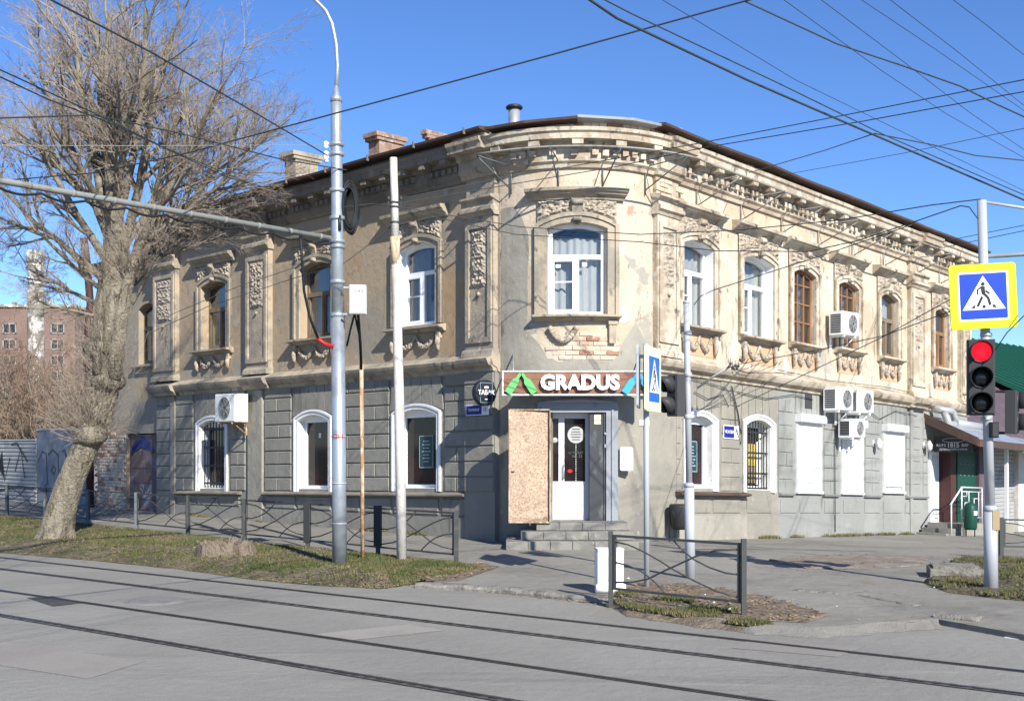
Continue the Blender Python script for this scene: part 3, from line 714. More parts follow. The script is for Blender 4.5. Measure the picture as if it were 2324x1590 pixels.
def hood(f, a, c, z0, z1, m, keyz=None, arc=None, op=None):
    h = z1-z0; n = 12 if f is fB else 1
    b = MB().sweep(f, lin(a, c, n), [(0, z0), (.06, z0), (.075, z0+.25*h), (.15, z0+.45*h), (.165, z0+.62*h), (.21, z0+.72*h), (.22, z0+h), (.0, z0+h*1.12)])
    ho = b.obj('window_hood', m, bld)
    if arc is not None:
        o_ = op
        pa, pc = o_[0]-.17, o_[1]+.17
        carved(f, pa, pc, lambda s: arc(s)+.01, z0-.005, .03, .07, ho, seed=round(a*3))
        mid = (pa+pc)/2
        b = MB(); zk = o_[3]+o_[4]
        b.hexa([f(mid-.07, .02, zk-.03), f(mid+.07, .02, zk-.03), f(mid+.07, -.0, zk-.03), f(mid-.07, 0, zk-.03),
                f(mid-.10, .15, z0), f(mid+.10, .15, z0), f(mid+.10, 0, z0), f(mid-.10, 0, z0)])
        b.tube([f(mid-.09, .13, z0-.06), f(mid+.09, .13, z0-.06)], .045, 8); b.tube([f(mid-.07, .10, zk+.05), f(mid+.07, .10, zk+.05)], .04, 8)
        b.obj('keystone', m, ho)
    return ho
def sill(f, a, c, z, m, parts='LR', garl=True, proj=.2, orange=False):
    n = 12 if f is fB else 1
    so_ = MB().sweep(f, lin(a, c, n), [(0, z-.11), (.05, z-.11), (.09, z-.06), (proj, z-.04), (proj, z), (0, z+.02)]).obj('window_sill', m, bld)
    if garl:
        mid = (a+c)/2; x0, x1 = a+.16, c-.16
        if orange: MB().box(f, x0, x1, 0, .008, z-.52, z-.12).obj('apron', 'orange', so_)
        for (p, q) in ((x0+.12, mid), (mid, x1-.12)):
            b = MB(); pts = []; rr = []
            for k in range(15):
                t = k/14; s = p+(q-p)*t; zz = z-.15-.24*(1-(2*t-1)**2)
                pts.append(f(s, .035, zz)); rr.append(.016+.028*math.sin(PI*t)+.009*(k % 2))
            b.tube(pts, rr, 8)
            for k in range(26):
                t = rnd.uniform(.12, .88); s = p+(q-p)*t; zz = z-.15-.24*(1-(2*t-1)**2)+rnd.uniform(-.045, .045)
                b.lathe(f(s, .065+rnd.uniform(-.02, .015), zz), [(.005, -.022), (.024, 0), (.005, .022)], 5)
            b.obj('swag', 'carve', so_)
        for s in (x0, x1):
            b = MB(); b.box(f, s-.05, s+.05, 0, .08, z-.24, z-.11)
            b.tube([f(s, .05, z-.22), f(s, .07, z-.30), f(s, .06, z-.42), f(s, .03, z-.50)], [.045, .055, .038, .012], 8)
            b.obj('drop_ornament', 'carve', so_)
    return so_
for k, op in enumerate(OL):
    so_, ao = surround(fL, op, .19, 'stucco')
    zt = 5.90
    hood(fL, op[0]-.34, op[1]+.36, zt-.02, zt+.18, 'stucco', arc=ao, op=op)
    sill(fL, op[0]-.26, op[1]+.32, 3.90, 'stucco')
so_, ao = surround(fB, OB[0], .2, 'stucco')
hood(fB, .62, 2.29, 5.86, 6.04, 'stucco', arc=ao, op=OB[0])
sill(fB, .75, 2.18, 3.90, 'stucco', garl=False)
b = MB()
for k in range(13):
    t = k/12
    b.lathe(fB(1.02+.42*t, .05, 3.66-.2*(1-(2*t-1)**2)), [(.01, -.06), (.055, -.02), (.06, .02), (.01, .06)], 7)
b.obj('swag', 'carve', bld)
b = MB().box(fB, 2.0, 2.12, 0, .08, 3.42, 3.78); b.box(fB, 1.98, 2.14, 0, .1, 3.74, 3.8); b.obj('drop_ornament', 'stucco', bld)
for k, op in enumerate(OR):
    so_, ao = surround(fR, op, .16, 'stuccoR')
    hood(fR, op[0]-.36, op[1]+.25, 5.86, 6.05, 'stuccoR', arc=ao, op=op)
    sill(fR, op[0]-.16, op[1]+.18, op[2]-.01, 'stucco' if k < 2 else 'stuccoR', orange=True)

# pilasters of the upper floor
def pilaster(f, a, c, z0, z1, m, o=.11):
    b = MB().box(f, a, c, 0, o, z0, z1)
    t = .09
    for (p, q, u, v) in ((a+.03, a+.03+t, z0+.25, z1-.12), (c-.03-t, c-.03, z0+.25, z1-.12), (a+.03+t, c-.03-t, z0+.25, z0+.25+t), (a+.03+t, c-.03-t, z1-.12-t, z1-.12)):
        b.box(f, p, q, o, o+.035, u, v)
    po = b.obj('pilaster', m, bld)
    MB().sweep(f, [a-.04, c+.04], [(0, z1), (o+.02, z1), (o+.05, z1+.05), (o+.1, z1+.08), (o+.1, z1+.14), (o+.05, z1+.17), (o+.05, z1+.26), (o+.11, z1+.3), (o+.11, z1+.34), (0, z1+.36)]).obj('capital', m, po)
    MB().sweep(f, [a-.03, c+.03], [(0, z0), (o+.08, z0), (o+.06, z0+.1), (o+.01, z0+.14), (0, z0+.14)]).obj('pilaster_base', m, po)
    zm = z1-.25; carved(f, a+.16, c-.16, zm-1.0, zm, o+.003, .06, po, 'ornament', nu=10, nv=30, freq=13, seed=round(a))
    MB().lathe(f((a+c)/2, o+.02, zm-1.12), [(.01, -.04), (.045, 0), (.01, .04)], 8).obj('rosette', 'carve', po)
    MB().box(f, a, c, 0, o*.75, z1+.36, 6.45).obj('frieze_block', m, po)
pilaster(fL, .06, .78, ZS+.1, 5.72, 'stucco')
pilaster(fL, 7.08, 7.96, ZS+.1, 5.95, 'stucco', .12)
pilaster(fL, 11.1, 12.15, ZS+.1, 5.95, 'stucco', .12)
pilaster(fR, .02, .66, ZS+.1, 5.72, 'stuccoR')
pilaster(fR, 9.78, 10.52, ZS+.1, 5.8, 'stuccoR')
pilaster(fR, 12.55, 13.1, ZS+.1, 5.8, 'stuccoR')

# string course and cornice
STR = [(0, 2.96), (.05, 2.98), (.07, 3.04), (.16, 3.08), (.20, 3.14), (.22, 3.19), (.0, 3.30)]
def wob(seed, amp): return lambda s: amp*noise.noise((s*1.1, seed, 3))
MB().sweep(fLg, lin(.0, LEND, 24), STR, wob(1, .012)).obj('string_course', 'stucco', bld)
MB().sweep(fR, lin(-.02, REND, 24), STR, wob(2, .012)).obj('string_course', 'stuccoR', bld)
for (f, a, c) in ((fLg, .02, .82), (fLg, 7.05, 8.0), (fLg, 11.05, 12.2), (fR, 9.74, 10.56)):
    MB().sweep(f, [a, c], [(o+(.1 if o > 0 else 0), z+.004) for o, z in STR]).obj('string_course', 'stucco' if f is fLg else 'stuccoR', bld)
CORN = [(0, 6.40), (.05, 6.40), (.07, 6.46), (.12, 6.50), (.13, 6.56), (.13, 6.70), (.18, 6.72), (.20, 6.80), (.40, 6.81), (.41, 6.90), (.45, 6.93), (.46, 6.99), (.30, 7.01), (.30, 7.10), (0, 7.11)]
MB().sweep(fL, lin(0, LEND, 30), CORN, wob(4, .006)).obj('cornice', 'soot', bld)
MB().sweep(fB, lin(0, BLEN, 26), CORN, wob(5, .01)).obj('cornice', 'stuccoR', bld)
MB().sweep(fR, lin(0, REND, 30), CORN, wob(6, .008)).obj('cornice', 'stuccoR', bld)
for (f, a, c, m) in ((fL, -.02, .84, 'stucco'), (fL, 7.03, 8.02, 'soot'), (fL, 11.05, 12.22, 'soot'), (fR, -.02, .72, 'stuccoR'), (fR, 9.72, 10.6, 'stuccoR')):
    MB().sweep(f, [a, c], [(o+.09 if o > 0 else 0, z+.003) for o, z in CORN]).obj('cornice', m, bld)
def copies(proto, n_at):
    for mtx in n_at:
        o = proto.copy(); COL.objects.link(o); o.parent = proto.parent; yield o
def row(name, f, svals, o0, o1, z0, z1, wd, m, broken=.1):
    for s in svals:
        if rnd.random() < broken: continue
        j = rnd.uniform(-.008, .008)
        MB().box(f, s-wd/2, s+wd/2, o0, o1+j, z0+rnd.uniform(0, .012), z1).obj(name, m, bld, fix=False)
row('dentil', fL, [.95+.17*k for k in range(66)], .125, .20, 6.575, 6.675, .10, 'soot')
row('dentil', fB, [.09+.165*k for k in range(17)], .125, .20, 6.575, 6.675, .10, 'stuccoR', .12)
row('dentil', fR, [.85+.17*k for k in range(72)], .125, .20, 6.575, 6.675, .10, 'stuccoR', .12)
row('modillion', fL, [1.1+.58*k for k in range(19)], .19, .38, 6.71, 6.805, .16, 'soot', .08)
row('modillion', fB, [.2+.63*k for k in range(5)], .19, .38, 6.71, 6.805, .16, 'stuccoR', 0)
row('modillion', fR, [1.0+.58*k for k in range(21)], .19, .38, 6.71, 6.805, .16, 'stuccoR', .08)
# bare bricks where the render has fallen off
def bricks(f, s0, s1, z0, rows_, o, keep, bl=.235, bh=.068, m1='brick', m2='brickp', dens=.9, target=bld):
    for r in range(rows_):
        z = z0+r*(bh+.012); s = s0+(r % 2)*(bl/2)
        while s < s1:
            if rnd.random() < dens and keep(s+bl/2, z+bh/2):
                MB().cham(f, s, s+bl-.012, o-.03, o+rnd.uniform(.006, .026), z, z+bh, .006).obj('brick', m2 if rnd.random() < .8 else m1, target, fix=False)
            s += bl
bricks(fB, 1.3, BLEN-.1, 7.015, 1, .30, lambda s, z: True, .12, .075)
bricks(fR, .0, 4.2, 7.015, 1, .30, lambda s, z: noise.noise((s*2, 0, 0)) > -.25, .12, .075)
bricks(fB, .92, 2.1, 3.14, 6, .0, lambda s, z: ((s-1.55)/.62)**2+((z-3.34)/.25)**2+.5*noise.noise((s*4, z*4, 1)) < 1, dens=1)
bricks(fB, .95, 2.15, 3.14, 6, .0, lambda s, z: False)
bricks(fR, .0, .66, 5.98, 5, .085, lambda s, z: noise.noise((s*3, z*3, 6)) > -.1, dens=1)

# cement render patched over the bay: a strip on its left and a ragged band over the sign
b = MB(); rows_ = []
for k in range(58):
    z = 2.96+.05*k; e = .60+.10*noise.noise((z*1.7, 3, 1))+.05*noise.noise((z*6, 1, 1))
    if z > 5.4: e -= (z-5.4)*.5
    rows_.append((z, max(e, .12)))
for (z0, e0), (z1, e1) in zip(rows_[:-1], rows_[1:]):
    for q in range(4):
        a0, a1 = .03+(e0-.03)*q/4, .03+(e0-.03)*(q+1)/4; c0, c1 = .03+(e1-.03)*q/4, .03+(e1-.03)*(q+1)/4
        b.face([fB(a0, .005, z0), fB(a1, .005, z0), fB(c1, .005, z1), fB(c0, .005, z1)])
b.obj('cement_patch', 'cement', bld, fix=False)
b = MB(); cols = []
for k in range(57):
    s_ = .60+.04*k
    if s_ > BLEN-.02: break
    e = 3.16+.08*noise.noise((s_*3, 2, 5))+.03*noise.noise((s_*9, 2, 5))+(.62*max(0, 1-abs(s_-2.55)/.40)**.7 if s_ > 2.1 else 0)+(.5*max(0, 1-(s_-.6)/.35))
    cols.append((s_, e))
for (s0, e0), (s1, e1) in zip(cols[:-1], cols[1:]): b.face([fB(s0, .0062, 2.96), fB(s1, .0062, 2.96), fB(s1, .0062, e1), fB(s0, .0062, e0)])
b.obj('cement_patch', 'cement', bld, fix=False)

# roof
def roof_strip(f, sv, m, seed, lift=0., inner=-1.6):
    P = [(.56, 7.14), (.57, 7.18), (.56, 7.185), (inner, 7.46), (inner, 7.40), (.30, 7.115)]
    return MB().sweep(f, sv, P, lambda s: (lift(s) if callable(lift) else lift)+.028*noise.noise((s*.55, seed, 1))).obj('roof', m, bld)
roof_strip(fL, lin(-.05, LEND+.1, 34), 'roofbrown', 1, -.03)
roof_strip(fB, [.14, .75, 1.45], 'roofbrown', 2, lambda s: -.05+.03*(s > 1)-.03)
roof_strip(fB, [1.45, 2.2, BLEN+.1], 'roofgrey', 3, lambda s: -.03)
roof_strip(fR, lin(-.35, REND+.1, 34), 'roofbrown', 4, -.05)
b = MB()
def rt(p, z): return Vector((p.x, p.y, z-FALL*max(0, (p-B0).dot(uR))))
b.hexa([rt(C0, 7.2), rt(C0+13*uR, 7.2), rt(C0+13*uR+11*uL, 7.2), rt(C0+11*uL, 7.2), rt(C0, 7.45), rt(C0+13*uR, 7.45), rt(C0+13*uR+11*uL, 7.45), rt(C0+11*uL, 7.45)])
b.obj('roof', 'roofbrown', bld)
for k in range(9):
    s = .3+1.35*k; MB().box(fL, s, s+.02, .55, .60, 7.075, 7.185).obj('roof_clip', 'soffit', bld)

# chimneys and flue on the roof
def chimney(px0, px1, ytop, ybot, d, m, cap=True):
    a = at(px0, ytop, d); c = at(px1, ytop, d); wd = (c-a).length*.8; mid = (a+c)/2
    f = frame((mid.x, mid.y, 0), -uL, -nL)
    b = MB().box(f, -wd*.42, wd*.42, -.3, .3, 6.9, a.z-.16)
    b.box(f, -wd*.5, wd*.5, -.37, .37, a.z-.16, a.z-.09); b.box(f, -wd*.55, wd*.55, -.41, .41, a.z-.09, a.z)
    return b.obj('chimney', m, bld)
chimney(846, 903, 309, 350, 24.3, 'brickold'); chimney(652, 716, 352, 400, 26.2, 'stucco')
chimney(984, 1006, 303, 320, 24., 'brickold')
p = at(1167, 240, 21.4)
fl = MB().lathe((p.x, p.y, 6.9), [(.105, 0), (.105, p.z-6.9-.04)], 14).obj('flue', 'roofgrey', bld)
MB().lathe((p.x, p.y, p.z-.03), [(.06, -.05), (.15, -.03), (.16, 0), (.13, .03)], 18).obj('cowl', 'black', fl)

# ground floor rusticated blocks
def blocks(f, a, c, z0, n, h, o, m, split, g=.011, ch=.012, base=0.):
    for k in range(n):
        zb_ = z0+k*h+g; zt = z0+(k+1)*h-g
        L_ = c-a
        cuts = [a, c]
        if split == 2: cuts = [a, a+L_*.5, c] if k % 2 == 0 else [a, a+L_*.25, a+L_*.75, c]
        elif split == 1: cuts = [a, a+L_*(.5+rnd.uniform(-.06, .06)), c] if k % 2 == 0 else [a, c]
        for p, q in zip(cuts[:-1], cuts[1:]):
            MB().cham(f, p+g*.8, q-g*.8, base, base+o+rnd.uniform(-.004, .004), zb_, zt, ch).obj('stone_block', m, bld, fix=False)
def voussoirs(f, a, c, arc, ztop, o, m, n=5, g=.011):
    mid = (a+c)/2
    for k in range(n):
        t0, t1 = k/n, (k+1)/n
        b0, b1 = a+(c-a)*t0, a+(c-a)*t1
        w0, w1 = mid+(b0-mid)*1.0, mid+(b1-mid)*1.0
        top0, top1 = mid+(b0-mid)*.92, mid+(b1-mid)*.92
        zb0, zb1 = arc(b0)+.02, arc(b1)+.02
        MB().hexa([f(b0+g, o, zb0), f(b1-g, o, zb1), f(b1-g, 0, zb1), f(b0+g, 0, zb0), f(top0+g, o, ztop), f(top1-g, o, ztop), f(top1-g, 0, ztop), f(top0+g, 0, ztop)]).obj('stone_block', m, bld, fix=False)
HC = .272
LP = [(.84, 1.44, 1), (3.04, 4.78, 2), (6.34, 7.36, 1), (8.14, 8.74, 1), (10.42, 11.22, 1)]
for (a, c, sp) in LP: blocks(fLg, a, c, .86, 8, HC, .032, 'grey', sp)
blocks(fLg, .04, .80, .86, 8, HC, .03, 'grey', 0, base=.10); MB().box(fLg, .03, .81, 0, .10, -.35, 3.0).obj('pier', 'grey', bld)
blocks(fLg, 11.46, 12.18, .86, 8, HC, .032, 'grey', 0)
MB().box(fLg, 7.42, 7.98, 0, .06, -.35, 2.96).obj('pier', 'cement', bld); MB().box(fLg, 11.24, 11.43, 0, .06, -.35, 2.96).obj('pier', 'cement', bld)
for op in OLg:
    so_, ao = surround(fLg, op, .13, 'whiteold', .03, .022, zlow=op[2]-.05)
    voussoirs(fLg, op[0]-.2, op[1]+.2, ao, 3.02, .03, 'grey')
    reveal(fLg, op, 'whiteold', .012, .34)
RP = [(2.10, 2.74, 1, 'greyB'), (4.12, 4.66, 1, 'greyR'), (5.92, 6.5, 1, 'greyR'), (7.72, 8.4, 1, 'greyR'), (9.72, 10.44, 1, 'greyR')]
for (a, c, sp, m) in RP: blocks(fR, a, c, .90, 7 if m == 'greyR' else 8, HC, .018, m, sp, g=.008, ch=.007)
blocks(fR, 10.6, 10.84, .90, 7, HC, .018, 'greyR', 0, g=.008, ch=.007)
blocks(fR, .70, .84, .90, 5, .28, .018, 'greyB', 0, g=.008, ch=.007)
for op in ORg[:2]:
    so_, ao = surround(fR, op, .13, 'whiteold', .03, .022, zlow=op[2]-.05)
    voussoirs(fR, op[0]-.18, op[1]+.18, ao, 2.95, .018, 'greyB', g=.008)
    reveal(fR, op, 'whiteold', .012, .34)
for op in ORg[2:]:
    voussoirs(fR, op[0]-.06, op[1]+.06, lambda s: 2.52, 2.95, .018, 'greyR', g=.008)
# plinth: ledge, panels, smooth base
MB().sweep(fLg, lin(.82, 7.36, 12), [(0, .77), (.07, .775), (.15, .79), (.15, .815), (0, .86)], wob(8, .014)).obj('ledge', 'soot', bld)
MB().sweep(fLg, lin(8.3, 11.3, 6), [(0, .77), (.07, .775), (.15, .79), (.15, .815), (0, .86)], wob(9, .014)).obj('ledge', 'soot', bld)
MB().sweep(fR, lin(.68, 2.94, 6), [(0, .80), (.06, .805), (.15, .83), (.15, .86), (0, .89)], wob(10, .01)).obj('ledge', 'roofbrown', bld)
for (a, c) in ((4.12, 4.68), (5.86, 6.52), (7.66, 8.44), (9.68, 10.8)):
    MB().sweep(fR, [a, c], [(0, .84), (.06, .85), (.08, .89), (0, .92)]).obj('ledge', 'greyR', bld)
for (a, c) in ((.86, 1.5), (1.62, 2.9), (3.0, 3.9), (4.0, 4.85), (4.95, 6.1), (6.2, 7.3), (8.4, 9.2), (9.3, 10.2), (10.3, 11.15)):
    MB().cham(fLg, a, c, 0, .028, .42, .73, .012).obj('stone_block', 'grey', bld, fix=False)
MB().box(fLg, .82, 11.23, 0, .05, -.35, .38, 8).obj('plinth', 'grey', bld)
for (a, c, m) in ((.72, 1.75, 'greyB'), (1.85, 2.75, 'greyB'), (2.98, 3.85, 'greyB'), (4.2, 4.78, 'greyR'), (4.95, 5.75, 'greyR'), (5.95, 6.6, 'greyR'), (6.75, 7.5, 'greyR'), (7.7, 8.4, 'greyR'), (8.6, 9.5, 'greyR'), (9.7, 10.4, 'greyR')):
    MB().cham(fR, a, c, 0, .018, .50, .77, .008).obj('stone_block', m, bld, fix=False)
MB().box(fR, .66, 2.92, 0, .055, -.6, .46).obj('plinth', 'cement', bld)
MB().box(fR, 2.925, 4.1, 0, .035, -.6, .46).obj('plinth', 'greyB', bld)
MB().box(fR, 4.105, 10.84, 0, .03, -.9, .46).obj('plinth', 'greyR', bld)
MB().box(fR, 9.86, 10.0, 0, .05, -.9, 2.96).obj('downpipe', 'greyR', bld)

# ground floor shop windows
def shop_window(f, op, dep, bars=False, poster=True):
    wo = window(f, op, dep, 'pvc', None, 'none' if False else 'shop', tint=True) if False else None
    a, c, zb_, zs, r = op; ar = arch(a, c, zs, r); b = MB(); w_ = .07; o0, o1 = -dep-.04, -dep+.04
    b.slices(f, [(a+.01, zb_, ar(a+.01)), (a+w_, zb_, ar(a+w_))], o0, o1); b.slices(f, [(c-w_, zb_, ar(c-w_)), (c-.01, zb_, ar(c-.01))], o0, o1)
    b.box(f, a+w_, c-w_, o0, o1, zb_, zb_+w_); b.slices(f, [(s, zs-.03, ar(s)) for s in lin(a+w_, c-w_, 8)], o0, o1)
    wo = b.obj('window', 'pvc', bld)
    MB().slices(f, [(s, zb_+.03, ar(s)-.05) for s in lin(a+.03, c-.03, 8)], -dep-.006, -dep+.006).obj('pane', 'tint', wo)
    return wo
def poster(f, a, c, z0, z1, dep, wo):
    MB().box(f, a, c, -dep+.01, -dep+.018, z0, z1).obj('poster', 'poster', wo)
    b = MB()
    for (p, q, u, v) in ((a, a+.012, z0, z1), (c-.012, c, z0, z1), (a, c, z0, z0+.014), (a, c, z1-.014, z1)): b.box(f, p, q, -dep+.02, -dep+.024, u, v)
    for k in range(7):
        z = z1-.1-(z1-z0-.16)*k/7; wd = rnd.uniform(.25, .7)*(c-a); m_ = (a+c)/2
        b.box(f, m_-wd/2, m_+wd/2, -dep+.02, -dep+.024, z-.014, z+.004)
    b.obj('print', 'posterline', wo)
w0 = shop_window(fLg, OLg[0], .22)
b = MB(); a, c, zb_, zs, r = OLg[0]; ar = arch(a, c, zs, r)
for k in range(9):
    s = a+.06+(c-a-.12)*k/8; b.tube([fLg(s, -.1, zb_+.02), fLg(s, -.1, ar(s)-.03)], .012, 6)
for z in (zb_+.12, zb_+.5, zb_+.9, zb_+1.3): b.box(fLg, a+.02, c-.02, -.105, -.095, z-.02, z+.02)
b.obj('window_bars', 'black', w0)
w1 = shop_window(fLg, OLg[1], .20); MB().box(fLg, 5.55, 5.63, -.19, -.182, 1.93, 2.02).obj('sticker', 'white', w1)
w2 = shop_window(fLg, OLg[2], .20); poster(fLg, 1.98, 2.38, 1.3, 1.9, .20, w2)
w3 = shop_window(fR, ORg[0], .20); poster(fR, 1.3, 1.6, 1.25, 1.82, .20, w3)
w4 = shop_window(fR, ORg[1], .26)
b = MB(); a, c, zb_, zs, r = ORg[1]; ar = arch(a, c, zs, r)
for k in range(9):
    s = a+.05+(c-a-.10)*k/8; b.tube([fR(s, -.06, zb_+.02), fR(s, -.06, ar(s)-.03)], .011, 6)
for z in (zb_+.03, zb_+.32, zb_+.72, zb_+1.12): b.box(fR, a+.02, c-.02, -.066, -.056, z-.018, z+.018)
b.obj('window_bars', 'black', w4)
MB().box(fR, 3.0, 3.62, -.25, -.2, 1.42, 1.85).obj('yellow_goods', 'yellow', w4); MB().box(fR, 3.0, 3.62, -.25, -.2, 1.08, 1.4).obj('tan_goods', 'tan', w4)
b = MB()
for k in range(6): s = 3.02+.11*k; b.box(fR, s, s+.012, -.199, -.195, 1.08, 1.85)
b.obj('carton_edge', 'tan', w4)
MB().box(fR, 3.66, 3.8, -.25, -.2, 1.05, 1.9).obj('white_goods', 'white', w4)
for k, op in enumerate(ORg[2:]):
    a, c, zb_, zs, r = op
    zl = zb_ if k < 2 else zb_+.10
    b = MB(); n_ = 26
    for j in range(n_):
        z = zl+(2.36-zl)*j/n_; b.sweep(fR, [a+.05, c-.05], [(.0, z), (.028, z+.004), (.036, z+(2.36-zl)/n_*.5), (.028, z+(2.36-zl)/n_-.004), (.0, z+(2.36-zl)/n_)])
    sh = b.obj('roller_shutter', 'shutter', bld)
    MB().cham(fR, a-.02, c+.02, -.02, .16, 2.36, 2.53, .02).obj('shutter_box', 'shutter', sh)
    b = MB().box(fR, a, a+.05, 0, .045, zb_, 2.36); b.box(fR, c-.05, c, 0, .045, zb_, 2.36); b.box(fR, a-.03, c+.03, 0, .07, zb_-.05, zb_); b.obj('shutter_guide', 'shutter', sh)
    if k == 2: MB().box(fR, a+.05, c-.05, -.2, -.01, zb_, zl+.02).obj('window_gap', 'lens_glass', sh)

# guard frame that catches falling plaster
gr = MB()
gpts = [fB(s, 1.0, 6.52) for s in lin(.28, BLEN, 16)]+[fR(s, 1.0, 6.50) for s in lin(.4, 12.9, 8)]
gr.tube(gpts, .017, 8)
gr.obj('guard_rail', 'dullsteel', bld)
for (f, s) in [(fB, .28), (fB, 1.15), (fB, 1.9), (fB, 2.75)]+[(fR, 1.3+1.45*k) for k in range(8)]:
    b = MB(); b.tube([f(s, 1.0, 6.5), f(s, .02, 6.10)], .012, 6); b.tube([f(s, 1.0, 6.51), f(s, .05, 6.51)], .010, 6); b.tube([f(s, .03, 6.02), f(s, .03, 6.55)], .012, 6)
    b.obj('guard_bracket', 'dullsteel' if f is fR else 'fenceblue', bld)

# door at the rounded corner
YD = 19.92
fD = lambda x, y, z: Vector((x, YD-y, z))       # y counts outwards from the bay
ds = MB()
for (x0, x1, z0, z1, o0, o1) in ((.44, .64, .40, 2.24, -.35, .10), (1.60, 1.80, .40, 2.24, -.35, .10)):
    ds.box(fD, x0, x1, o0, o1, z0, z1)
ds.box(fD, .44, 1.80, -.35, .10, 2.24, 2.40)
ds.slices(fD, [(x, 2.40, 2.40+.055*(1-((x-1.12)/.72)**2)) for x in lin(.41, 1.83, 10)], -.35, .15)
for (p, q, u, v) in ((.50, .55, .40, 2.30), (1.69, 1.74, .40, 2.30)): ds.box(fD, p, q, .10, .125, u, v)
ds.box(fD, .50, 1.74, .10, .124, 2.30, 2.34)
dso = ds.obj('door_surround', 'doorgrey', bld)
door = MB(); DY = -.18
for (p, q, u, v) in ((.64, .68, .40, 2.24), (.80, .90, .40, 2.14), (1.26, 1.32, .40, 2.24), (.68, .80, .40, 1.06), (.90, 1.26, .40, 1.06), (.68, 1.26, 2.14, 2.24)):
    door.box(fD, p, q, DY-.03, DY+.03, u, v)
door.box(fD, .93, 1.23, DY+.03, DY+.036, .47, 1.0); door.box(fD, .845, .855, DY+.03, DY+.036, .40, 2.2)
do = door.obj('entrance_door', 'pvcd', bld)
b = MB(); b.box(fD, .68, .80, DY-.01, DY+.005, 1.06, 2.14); b.box(fD, .90, 1.26, DY-.01, DY+.005, 1.06, 2.14); b.obj('pane', 'tint', do)
b = MB(); b.tube([fD(.89, DY+.03, 1.12), fD(.89, DY+.09, 1.12), fD(.89, DY+.09, 1.34), fD(.89, DY+.03, 1.34)], .012, 8); b.obj('handle', 'steel', do)
b = MB(); b.lathe(fD(1.10, DY+.008, 1.86), [(.145, 0), (.145, .004)], 28, Vector((0, -1, 0))); b.lathe(fD(.74, DY+.008, 1.77), [(.045, 0), (.045, .004)], 20, Vector((0, -1, 0))); b.obj('round_sticker', 'acgrey', do)
b = MB()
for k in range(5): b.box(fD, 1.10-.09+.012*abs(k-2), 1.10+.09-.012*abs(k-2), DY+.013, DY+.015, 1.95-.045*k, 1.965-.045*k)
b.obj('sticker_print', 'acdark', do)
b = MB()
for k in range(16): b.box(fD, 1.095, 1.105, DY+.008, DY+.011, 1.07+.04*k, 1.07+.04*k+.022)
b.obj('dashed_print', 'white', do)
MB().prism(circ(1.0, 1.24, .045, 12, .032), lambda x, z, t_: fD(x, t_, z), DY+.008, DY+.011).obj('red_sticker', 'red', do)
text('shop_hours_print', 'ОТКРЫТО\n08 - 23', lambda x, y, z: fD(1.12+x, DY+.010+z, 1.52+y), .06, 'dim', do, ext=.001)
b = MB().box(fD, 1.32, 1.60, -.12, .05, .40, 2.26); b.box(fD, 1.56, 1.585, .05, .07, .40, 2.26)
bl = b.obj('steel_door_leaf', 'doorblack', bld)
MB().box(fD, 1.40, 1.51, .052, .056, 2.04, 2.2).obj('notice', 'cream', bl); text('notice_print', 'НЕ\nКУРИТЬ', lambda x, y, z: fD(1.455+x, .058+z, 2.12+y), .03, 'signblack', bl, ext=.001)
b = MB(); b.lathe(fD(1.585, .075, 1.88), [(.02, 0), (.02, .02)], 10, Vector((0, -1, 0))); b.box(fD, 1.572, 1.598, .07, .085, 1.64, 1.70); b.obj('lock', 'steel', bl)
OY = .62
b = MB().hexa([fD(-.04, OY+.04, .42), fD(.62, OY-.02, .42), fD(.62, OY-.07, .42), fD(-.04, OY-.01, .42), fD(-.04, OY+.04, 2.26), fD(.62, OY-.02, 2.26), fD(.62, OY-.07, 2.26), fD(-.04, OY-.01, 2.26)])
ol = b.obj('chipboard_door_leaf', 'osb', bld, label='outer door leaf of raw chipboard swung wide open')
b = MB()
for (p, q, u, v) in ((-.05, .63, .40, .42), (-.05, .63, 2.26, 2.275), (-.055, -.04, .40, 2.275), (.62, .635, .40, 2.275)): b.box(fD, p, q, OY-.08, OY+.045, u, v)
b.obj('leaf_edge', 'rust', ol)
b = MB()
for z in (.75, 2.0): b.tube([fD(.63, OY-.03, z), fD(.65, .1, z)], .02, 6)
b.obj('hinge', 'black', ol)
b = MB().box(fD, -.01, .04, OY+.04, OY+.06, 1.24, 1.255); b.obj('handle', 'black', ol)
# steps of stone blocks
for (x0, x1, yf, z0, z1) in ((.40, 1.92, .62, .27, .40), (.14, 1.98, .90, .135, .27), (-.10, 2.04, 1.18, -.05, .135)):
    st = MB().box(fD, x0+.01, x1-.01, -.5, yf-.02, z0, z1-.006).obj('step', 'stone', bld)
    s = x0; n_ = round((x1-x0)/.36)
    for k in range(n_):
        a = x0+(x1-x0)*k/n_; c = x0+(x1-x0)*(k+1)/n_
        MB().cham(fD, a+.003, c-.003, yf-.3, yf+rnd.uniform(-.008, .008), z0+.004, z1, .008).obj('step_stone', 'stone', st, fix=False)

